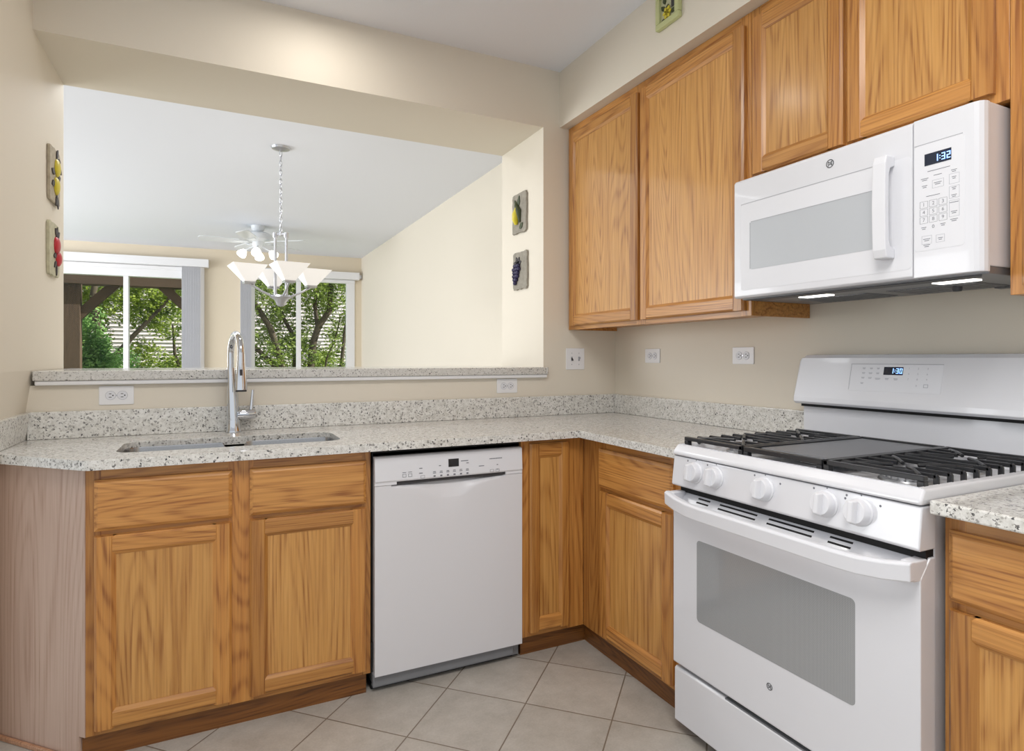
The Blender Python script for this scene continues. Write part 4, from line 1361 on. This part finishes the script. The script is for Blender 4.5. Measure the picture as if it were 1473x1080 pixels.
LJ = frame((JL, 0, 0), (0, 1, 0), (0, 0, 1), (1, 0, 0))       # left cheek: u = y
RJ = frame((JR, 0, 0), (0, -1, 0), (0, 0, 1), (-1, 0, 0))     # right cheek: u = -y
th = 0.012
# two lemons
cu, cv = 0.292, 1.968
t = thing('wall_plaque', 'small stone wall plaque with two yellow lemons, upper one left of opening', 'plaque', LJ @ Vector((cu, cv, 0)), 'fruit wall plaques')
tablet(LJ, cu - 0.088, cu + 0.088, cv - 0.112, cv + 0.112, th, M['stone'], t)
q = B(LJ)
for u, v, a_ in ((0.012, 0.075, 60), (0.03, 0.07, 10), (-0.02, 0.005, 170), (0.055, 0.055, -30), (0.03, -0.005, 20), (-0.02, -0.03, 200), (0.02, -0.075, 250), (0.03, -0.08, 280)):
    leaf(q, cu + u, cv + v, th, 0.05, 0.026, a_)
obj('leaves', q, M['leafd'], t)
for v in (0.038, -0.040):
    obj('lemon', B(LJ).blob((cu + 0.012 + v * 0.15, cv + v, th + 0.002), (0.034, 0.037, 0.013), 14, 10), M['lemon'], t, smooth=True)
# strawberries / red fruit
cu, cv = 0.280, 1.662
t = thing('wall_plaque', 'small pale wall plaque with red fruit, lower one left of opening', 'plaque', LJ @ Vector((cu, cv, 0)), 'fruit wall plaques')
tablet(LJ, cu - 0.085, cu + 0.085, cv - 0.108, cv + 0.108, th, M['stone_pale'], t)
q = B(LJ)
for u, v, a_ in ((0.03, 0.055, 80), (0.03, 0.055, 130), (0.04, 0.055, 40), (0.02, -0.02, 190), (0.02, -0.045, 220), (0.03, -0.06, 260)):
    leaf(q, cu + u, cv + v, th, 0.045, 0.022, a_)
obj('leaves', q, M['leafd'], t)
for u, v, r_ in ((0.018, 0.020, 0.036), (0.045, -0.032, 0.032)):
    obj('fruit', B(LJ).blob((cu + u, cv + v, th + 0.002), (r_ * 0.9, r_, 0.015), 14, 10), M['redf'], t, smooth=True)
# yellow pepper
cu, cv = -0.262, 2.033
t = thing('wall_plaque', 'small grey wall plaque with a yellow pepper, upper one right of opening', 'plaque', RJ @ Vector((cu, cv, 0)), 'fruit wall plaques')
tablet(RJ, cu - 0.086, cu + 0.086, cv - 0.112, cv + 0.112, th, M['stone_dark'], t)
q = B(RJ)
q.tube([(cu - 0.045, cv + 0.075, th), (cu - 0.020, cv + 0.045, th + 0.006), (cu + 0.012, cv + 0.010, th + 0.008), (cu + 0.018, cv - 0.055, th + 0.004)], [0.004, 0.013, 0.017, 0.006], 10)
leaf(q, cu - 0.01, cv + 0.03, th, 0.07, 0.032, 75)
leaf(q, cu - 0.055, cv + 0.085, th, 0.055, 0.020, -50)
leaf(q, cu + 0.01, cv - 0.09, th, 0.05, 0.030, 35)
obj('leaves', q, M['leafp'], t, smooth=False)
obj('pepper', B(RJ).tube([(cu - 0.004, cv + 0.030, th + 0.009), (cu - 0.012, cv - 0.005, th + 0.014), (cu - 0.016, cv - 0.035, th + 0.014), (cu - 0.022, cv - 0.062, th + 0.008)], [0.012, 0.021, 0.020, 0.008], 12), M['lemon'], t, smooth=True)
# grapes
cu, cv = -0.252, 1.708
t = thing('wall_plaque', 'small grey wall plaque with dark purple grapes, lower one right of opening', 'plaque', RJ @ Vector((cu, cv, 0)), 'fruit wall plaques')
tablet(RJ, cu - 0.086, cu + 0.086, cv - 0.105, cv + 0.105, th, M['stone_dark'], t)
q = B(RJ)
for a_ in (60, 110, 160, 20):
    leaf(q, cu - 0.025, cv + 0.035, th, 0.048, 0.028, a_)
obj('leaves', q, M['leafd'], t)
q = B(RJ)
for row, cnt in enumerate((3, 4, 3, 3, 2, 1)):
    for k_ in range(cnt):
        q.blob((cu - 0.025 - row * 0.004 + (k_ - (cnt - 1) / 2) * 0.021, cv + 0.028 - row * 0.019, th + 0.008), (0.0125, 0.0125, 0.012), 9, 6)
obj('grape_bunch', q, M['grape'], t, smooth=True)
# framed tile on the soffit
SF = RIGHT(-0.36)
u0, u1, v0, v1 = 0.806, 0.944, 2.560, 2.706
t = thing('wall_plaque', 'pale green framed tile with yellow flower, high on the soffit', 'plaque', SF @ Vector(((u0 + u1) / 2, v0, 0)), 'fruit wall plaques')
q = B(SF)
for ra, wa, rb, wb in (((u0, u1, v0, v1), 0.0, (u0, u1, v0, v1), 0.020),):
    q.ring(u0, u1, v0, v1, 0.024, 0.0004, 0.022)
obj('frame', q, M['frame_green'], t, bevel=0.004)
obj('tile', B(SF).box(u0 + 0.022, u1 - 0.022, v0 + 0.022, v1 - 0.022, 0.0004, 0.010), M['picture'], t)
q = B(SF)
for u, v, a_ in ((0.050, 0.065, 130), (0.055, 0.055, 60), (0.045, 0.035, 230), (0.060, 0.030, 200), (0.050, 0.090, 100), (0.085, 0.040, 20)):
    leaf(q, u0 + u, v0 + v, 0.010, 0.032, 0.018, a_)
obj('leaves', q, M['leafp'], t)
q = B(SF)
for k_ in range(6):
    leaf(q, u0 + 0.066, v0 + 0.050, 0.013, 0.026, 0.018, 60 * k_)
obj('flower', q, M['lemon'], t)
obj('painted_bottle', B(SF).prism([(u0 + 0.088, v0 + 0.060), (u0 + 0.112, v0 + 0.060), (u0 + 0.112, v0 + 0.122), (u0 + 0.088, v0 + 0.122)], 'z', 0.010, 0.013), M['bottle'], t)

# ------------------------------------------------------------------ chandelier
cx_, cy_ = -1.583, 1.884
rv, dv_ = Vector((math.cos(YAW), -math.sin(YAW), 0)), Vector((math.sin(YAW), math.cos(YAW), 0))
t = thing('chandelier', 'brushed nickel chandelier with white square glass shades hanging on a chain', 'chandelier', (cx_, cy_, CZ))
obj('canopy', B().lathe([(0.0, CZ - 0.0005), (0.066, CZ - 0.0005), (0.062, CZ - 0.014), (0.030, CZ - 0.024), (0.008, CZ - 0.030), (0.0, CZ - 0.030)], (cx_, cy_, 0)), M['nickel'], t, smooth=True)
q = B()
zc0, zc1 = CZ - 0.03, 2.135
nl = 17
for i in range(nl):
    zc_ = zc0 - (zc0 - zc1) * (i + 0.5) / nl
    hl = (zc0 - zc1) / nl * 0.66
    a_ = R(90 * (i % 2) + 20)
    pts = []
    for k_ in range(13):
        b_ = 2 * math.pi * k_ / 12
        off = 0.009 * math.cos(b_)
        pts.append((cx_ + off * math.cos(a_), cy_ + off * math.sin(a_), zc_ + hl * math.sin(b_)))
    q.tube(pts, 0.0025, 6, caps=False)
obj('chain', q, M['nickel'], t, smooth=True)
q = B()
q.lathe([(0.0, 2.13), (0.012, 2.13), (0.012, 2.10), (0.0, 2.10)], (cx_, cy_, 0), 12)
q.tube([Vector((cx_, cy_, 2.112)) - rv * 0.045, Vector((cx_, cy_, 2.112)) + rv * 0.045], 0.009, 10)
for s in (-1, 1):
    c_ = Vector((cx_, cy_, 0)) + rv * 0.040 * s
    q.lathe([(0.0, 2.125), (0.017, 2.122), (0.017, 2.090), (0.011, 2.082), (0.0, 2.082)], c_, 14)
    q.tube([c_ + Vector((0, 0, 2.09)), c_ + Vector((0, 0, 1.66))], 0.0105, 12)
obj('stem', q, M['nickel'], t, smooth=True)
obj('hub', B().lathe([(0.0, 1.672), (0.070, 1.668), (0.075, 1.655), (0.045, 1.635), (0.030, 1.600), (0.018, 1.590), (0.0, 1.588)], (cx_, cy_, 0)), M['nickel'], t, smooth=True)
a0 = R(215)
for k_ in range(4):
    a_ = a0 + math.pi / 2 * k_
    dr_ = rv * math.cos(a_) + dv_ * math.sin(a_)
    pe = Vector((cx_, cy_, 0)) + dr_ * 0.215
    h0 = Vector((cx_, cy_, 1.655)) + dr_ * 0.05
    e0 = pe + Vector((0, 0, 1.742))
    am = obj('arm', B().tube([h0, h0.lerp(e0, 0.5) + Vector((0, 0, -0.006)), e0], 0.008, 10), M['nickel'], t, smooth=True)
    SFm = frame(pe, dr_, Vector((-dr_.y, dr_.x, 0)), (0, 0, 1))
    obj('cup', B(SFm).frustum((-0.034, 0.034, -0.034, 0.034), 1.738, (-0.038, 0.038, -0.038, 0.038), 1.752), M['nickel'], am)
    q = B(SFm)
    lo, hi, tk = 0.034, 0.112, 0.004
    z0, z1 = 1.7525, 1.868
    def sq(h_, z_):
        o_, k_z = (0.012, 0.0) if h_ > 0.06 else (0.0, 0.0)      # bowl leans outward along its arm
        return [(-h_ + o_, -h_, z_ + k_z), (h_ + o_, -h_, z_ - k_z), (h_ + o_, h_, z_ - k_z), (-h_ + o_, h_, z_ + k_z)]
    lps = [sq(lo, z0), sq(hi, z1), sq(hi - tk * 1.3, z1), sq(lo - tk, z0 + 0.004)]
    fs = [(0, 3, 2, 1)]
    for i in range(3):
        for j in range(4):
            fs.append((i * 4 + j, i * 4 + (j + 1) % 4, (i + 1) * 4 + (j + 1) % 4, (i + 1) * 4 + j))
    fs.append((12, 13, 14, 15))
    q._add([p_ for lp in lps for p_ in lp], fs)
    obj('shade', q, M['shade'], am, label='white square flared glass shade')
    obj('bulb', B(SFm).blob((0, 0, 1.795), (0.022, 0.022, 0.034), 10, 8), M['bulbglow'], am, smooth=True)

# ------------------------------------------------------------------ ceiling fan
fx_, fy_ = -1.565, 4.78
t = thing('ceiling_fan', 'white ceiling fan with lit glass shades in the far room', 'fan', (fx_, fy_, CZ))
obj('canopy', B().lathe([(0.0, CZ - 0.0005), (0.075, CZ - 0.0005), (0.070, CZ - 0.045), (0.040, CZ - 0.075), (0.0, CZ - 0.075)], (fx_, fy_, 0)), M['fanwhite'], t, smooth=True)
obj('motor', B().lathe([(0.0, CZ - 0.075), (0.10, CZ - 0.078), (0.150, CZ - 0.100), (0.155, CZ - 0.135), (0.140, CZ - 0.165), (0.090, CZ - 0.180), (0.0, CZ - 0.180)], (fx_, fy_, 0)), M['fanwhite'], t, smooth=True)
zb = CZ - 0.190
for k_ in range(5):
    a_ = R(35 + 72 * k_)
    BF = frame((fx_, fy_, 0), (math.cos(a_), math.sin(a_), 0), (-math.sin(a_) * 0.978, math.cos(a_) * 0.978, 0.208), (0, 0, 1))
    q = B(BF)
    pl = [(0.20, -0.055), (0.30, -0.062), (0.56, -0.070), (0.60, -0.058), (0.615, -0.02), (0.615, 0.02), (0.60, 0.058), (0.56, 0.070), (0.30, 0.062), (0.20, 0.055)]
    q.prism(pl, 'z', zb, zb + 0.007)
    bl = obj('blade', q, M['fanwhite'], t)
    q = B(BF); q.prism([(0.10, -0.018), (0.26, -0.040), (0.26, 0.040), (0.10, 0.018)], 'z', zb - 0.006, zb - 0.0005)
    obj('blade_iron', q, M['fanwhite'], bl)
obj('light_hub', B().lathe([(0.0, CZ - 0.18), (0.055, CZ - 0.18), (0.060, CZ - 0.21), (0.045, CZ - 0.26), (0.02, CZ - 0.275), (0.0, CZ - 0.275)], (fx_, fy_, 0)), M['fanwhite'], t, smooth=True)
for k_ in range(4):
    a_ = R(-9 + 90 * k_)
    d_ = Vector((math.cos(a_), math.sin(a_), 0))
    c0 = Vector((fx_, fy_, CZ - 0.235)) + d_ * 0.04
    c1 = Vector((fx_, fy_, CZ - 0.285)) + d_ * 0.135
    arm = obj('lamp_arm', B().tube([c0, c1], 0.010, 10), M['fanwhite'], t, smooth=True)
    ax_ = (d_ * 0.62 + Vector((0, 0, -0.78))).normalized()
    pr = [(0.022, 0.0), (0.042, 0.03), (0.054, 0.06), (0.052, 0.08), (0.032, 0.095), (0.010, 0.098)]
    q = B().tube([c1 + ax_ * h_ for r_, h_ in pr], [r_ for r_, h_ in pr], 18)
    obj('lamp_shade', q, M['bulbglow'], arm, smooth=True, label='glowing white bell shade')

# ------------------------------------------------------------------ outdoors
b = B().box(-30, 20, 6.9, 45, -0.25, -0.15)
struct('ground', b, M['lawn'], 'lawn outside the far windows', 'ground')
t = thing('pergola', 'brown timber porch frame with corner braces outside the sliding door', 'pergola', (-3.2, 9.5, -0.15))
obj('post', B().box(-4.26, -4.02, 9.42, 9.60, -0.15, 2.90), M['postwood'], t, bevel=0.006)
obj('post', B().box(-2.30, -2.12, 9.42, 9.60, -0.15, 2.90), M['postwood'], t, bevel=0.006)
obj('beam', B().box(-6.0, -1.9, 9.63, 9.72, 2.455, 2.80).box(-6.0, -1.9, 9.33, 9.41, 2.445, 2.80), M['beamwood'], t, bevel=0.006)
def brace(x0, z0, x1, z1, wd):
    v = Vector((x1 - x0, z1 - z0)).normalized()
    nrm = Vector((-v.y, v.x)) * wd / 2
    p4 = [(x0 + nrm.x, z0 + nrm.y), (x1 + nrm.x, z1 + nrm.y), (x1 - nrm.x, z1 - nrm.y), (x0 - nrm.x, z0 - nrm.y)]
    obj('brace', B().prism(p4, 'y', 9.46, 9.56), M['beamwood'], t, bevel=0.004)
brace(-4.10, 1.88, -3.50, 2.52, 0.15)
brace(-2.24, 1.88, -2.90, 2.54, 0.15)

# neighbour's house: lapped siding
t = thing('house', 'pale sided neighbouring house seen between the leaves through the windows', 'house', (-2, 15.0, -0.15))
q = B()
nb_ = 74
for i in range(nb_):
    z = -0.15 + i * 0.098
    q.prism([(14.955, z), (14.985, z + 0.100), (15.10, z + 0.100), (15.10, z)], 'x', -7.0, 5.0)
obj('siding', q, M['siding'], t)
obj('roof', B().prism([(14.6, 7.10), (14.9, 7.20), (19, 9.4), (19, 9.2)], 'x', -7.4, 5.4), M['ventdark'], t)

def leaves_mesh(clusters, count, size, seed):
    rnd = random.Random(seed)
    q = B()
    bm = q.bm
    wts = [c_[3] ** 2 for c_ in clusters]
    for _ in range(count):
        cx0, cy0, cz0, r_, = rnd.choices(clusters, wts)[0]
        while True:
            p_ = Vector((rnd.uniform(-1, 1), rnd.uniform(-1, 1), rnd.uniform(-1, 1)))
            if p_.length <= 1:
                break
        c_ = Vector((cx0, cy0, cz0)) + Vector((p_.x, p_.y * 0.7, p_.z)) * r_
        s_ = size * rnd.uniform(0.6, 1.3)
        d1_ = Vector((rnd.gauss(0, 1), rnd.gauss(0, 1), rnd.gauss(0, 0.6))).normalized()
        n_v = Vector((rnd.gauss(0, 1), rnd.gauss(0, 1) - 0.4, rnd.gauss(0.6, 0.8)))
        d2_ = d1_.cross(n_v).normalized()
        nn_ = d1_.cross(d2_) * s_ * 0.12
        vs = [bm.verts.new(x) for x in (c_ - d1_ * s_, c_ - d2_ * s_ * 0.42 + nn_, c_ + d1_ * s_, c_ + d2_ * s_ * 0.42 + nn_)]
        bm.faces.new(vs)
    return q

def ray_pt(u, v, y):
    """where the sight line through a photo pixel stands at depth y"""
    r_ = (u - 736.5) / FPX
    d_ = rv * r_ + dv_ + Vector((0, 0, (515.12 - v) / FPX))
    return CAM + d_ * ((y - CAM.y) / d_.y)

# branching tree outside the right window
TY = 9.6
paths = [([(410, 545), (406, 526), (398, 499), (388, 470), (372, 445), (358, 425)], 0.075, 0.045),
         ([(426, 545), (425, 526), (423, 484), (408, 458), (402, 439), (396, 410)], 0.055, 0.028),
         ([(446, 550), (447, 526), (451, 491), (458, 470), (474, 447), (476, 412), (480, 385)], 0.085, 0.045),
         ([(457, 472), (453, 440), (455, 416), (452, 385)], 0.045, 0.026),
         ([(404, 540), (396, 527), (373, 505), (350, 492)], 0.065, 0.035),
         ([(492, 545), (491, 525), (496, 476), (505, 430)], 0.050, 0.026),
         ([(466, 540), (470, 515), (482, 488), (490, 455)], 0.024, 0.012)]
t = thing('tree', 'brown multi-stemmed tree seen through the right far window', 'tree', tuple(ray_pt(425, 545, TY)[:2]) + (-0.15,), 'garden trees')
q = B()
for k_, (pp_, ra, rb) in enumerate(paths):
    pts = [ray_pt(u, v, TY + 0.10 * ((k_ * 3) % 5 - 2)) for u, v in pp_]
    if pp_[0][1] >= 535:
        foot = Vector((pts[0].x * 0.55 + ray_pt(425, 545, TY).x * 0.45, TY, -0.15))
        pts = [foot] + pts
    n = len(pts)
    q.tube(pts, [ra + (rb - ra) * i / (n - 1) for i in range(n)], 10)
obj('trunk', q, M['bark'], t, smooth=True)
rnd = random.Random(3)
cl = []
for _ in range(150):
    u, v = rnd.uniform(352, 512), rnd.uniform(385, 535)
    if 418 < v < 500 and rnd.random() < 0.22:
        continue
    p_ = ray_pt(u, v, TY + rnd.uniform(-0.5, 1.6))
    cl.append((p_.x, p_.y, p_.z, rnd.uniform(0.10, 0.30)))
for u in range(350, 520, 14):
    p_ = ray_pt(u, rnd.uniform(392, 418), TY + rnd.uniform(-0.4, 1.0))
    cl.append((p_.x, p_.y, p_.z, rnd.uniform(0.28, 0.42)))
obj('foliage', leaves_mesh(cl, 20000, 0.038, 11), M['leaf2'], t)
# leafy tree outside the sliding door
t = thing('tree', 'bright yellow-green leafy tree outside the sliding glass door', 'tree', (-4.0, 11.2, -0.15), 'garden trees')
q = B().tube([(-4.0, 11.2, -0.15), (-3.95, 11.2, 1.0), (-4.1, 11.15, 2.4), (-4.0, 11.2, 3.2)], [0.10, 0.085, 0.06, 0.03], 10)
q.tube([(-3.95, 11.2, 1.0), (-3.4, 11.1, 1.7), (-2.9, 11.1, 2.3), (-2.6, 11.0, 2.8)], [0.06, 0.045, 0.03, 0.015], 8)
q.tube([(-2.55, 11.3, -0.15), (-2.62, 11.3, 0.9), (-2.74, 11.3, 1.3), (-2.78, 11.3, 1.9)], [0.05, 0.04, 0.03, 0.015], 8)
obj('trunk', q, M['bark'], t, smooth=True)
cl = []
for _ in range(185):
    u, v = rnd.uniform(60, 285), rnd.uniform(388, 535)
    if v > 440 and 140 < u < 190 and rnd.random() < 0.9:
        continue
    if v > 455 and u > 186 and rnd.random() < 0.30:
        continue
    p_ = ray_pt(u, v, rnd.uniform(11.1, 12.6))
    cl.append((p_.x, p_.y, p_.z, rnd.uniform(0.12, 0.34)))
obj('foliage', leaves_mesh(cl, 25000, 0.040, 12), M['leaf1'], t)
t = thing('shrub', 'soft green shrub low behind the timber post', 'shrub', (-4.1, 10.1, -0.15), 'garden shrubs')
q = B().tube([(-4.1, 10.1, -0.15), (-4.1, 10.1, 0.9)], [0.04, 0.02], 8)
obj('stem', q, M['bark'], t)
cl = []
for _ in range(26):
    u, v = rnd.uniform(100, 150), rnd.uniform(452, 545)
    p_ = ray_pt(u, v, rnd.uniform(9.95, 10.3))
    cl.append((p_.x, p_.y, p_.z, rnd.uniform(0.16, 0.28)))
for _ in range(18):
    u, v = rnd.uniform(120, 182), rnd.uniform(505, 550)
    p_ = ray_pt(u, v, rnd.uniform(9.95, 10.3))
    cl.append((p_.x, p_.y, p_.z, rnd.uniform(0.16, 0.28)))
obj('foliage', leaves_mesh(cl, 7000, 0.038, 13), M['leaf3'], t)
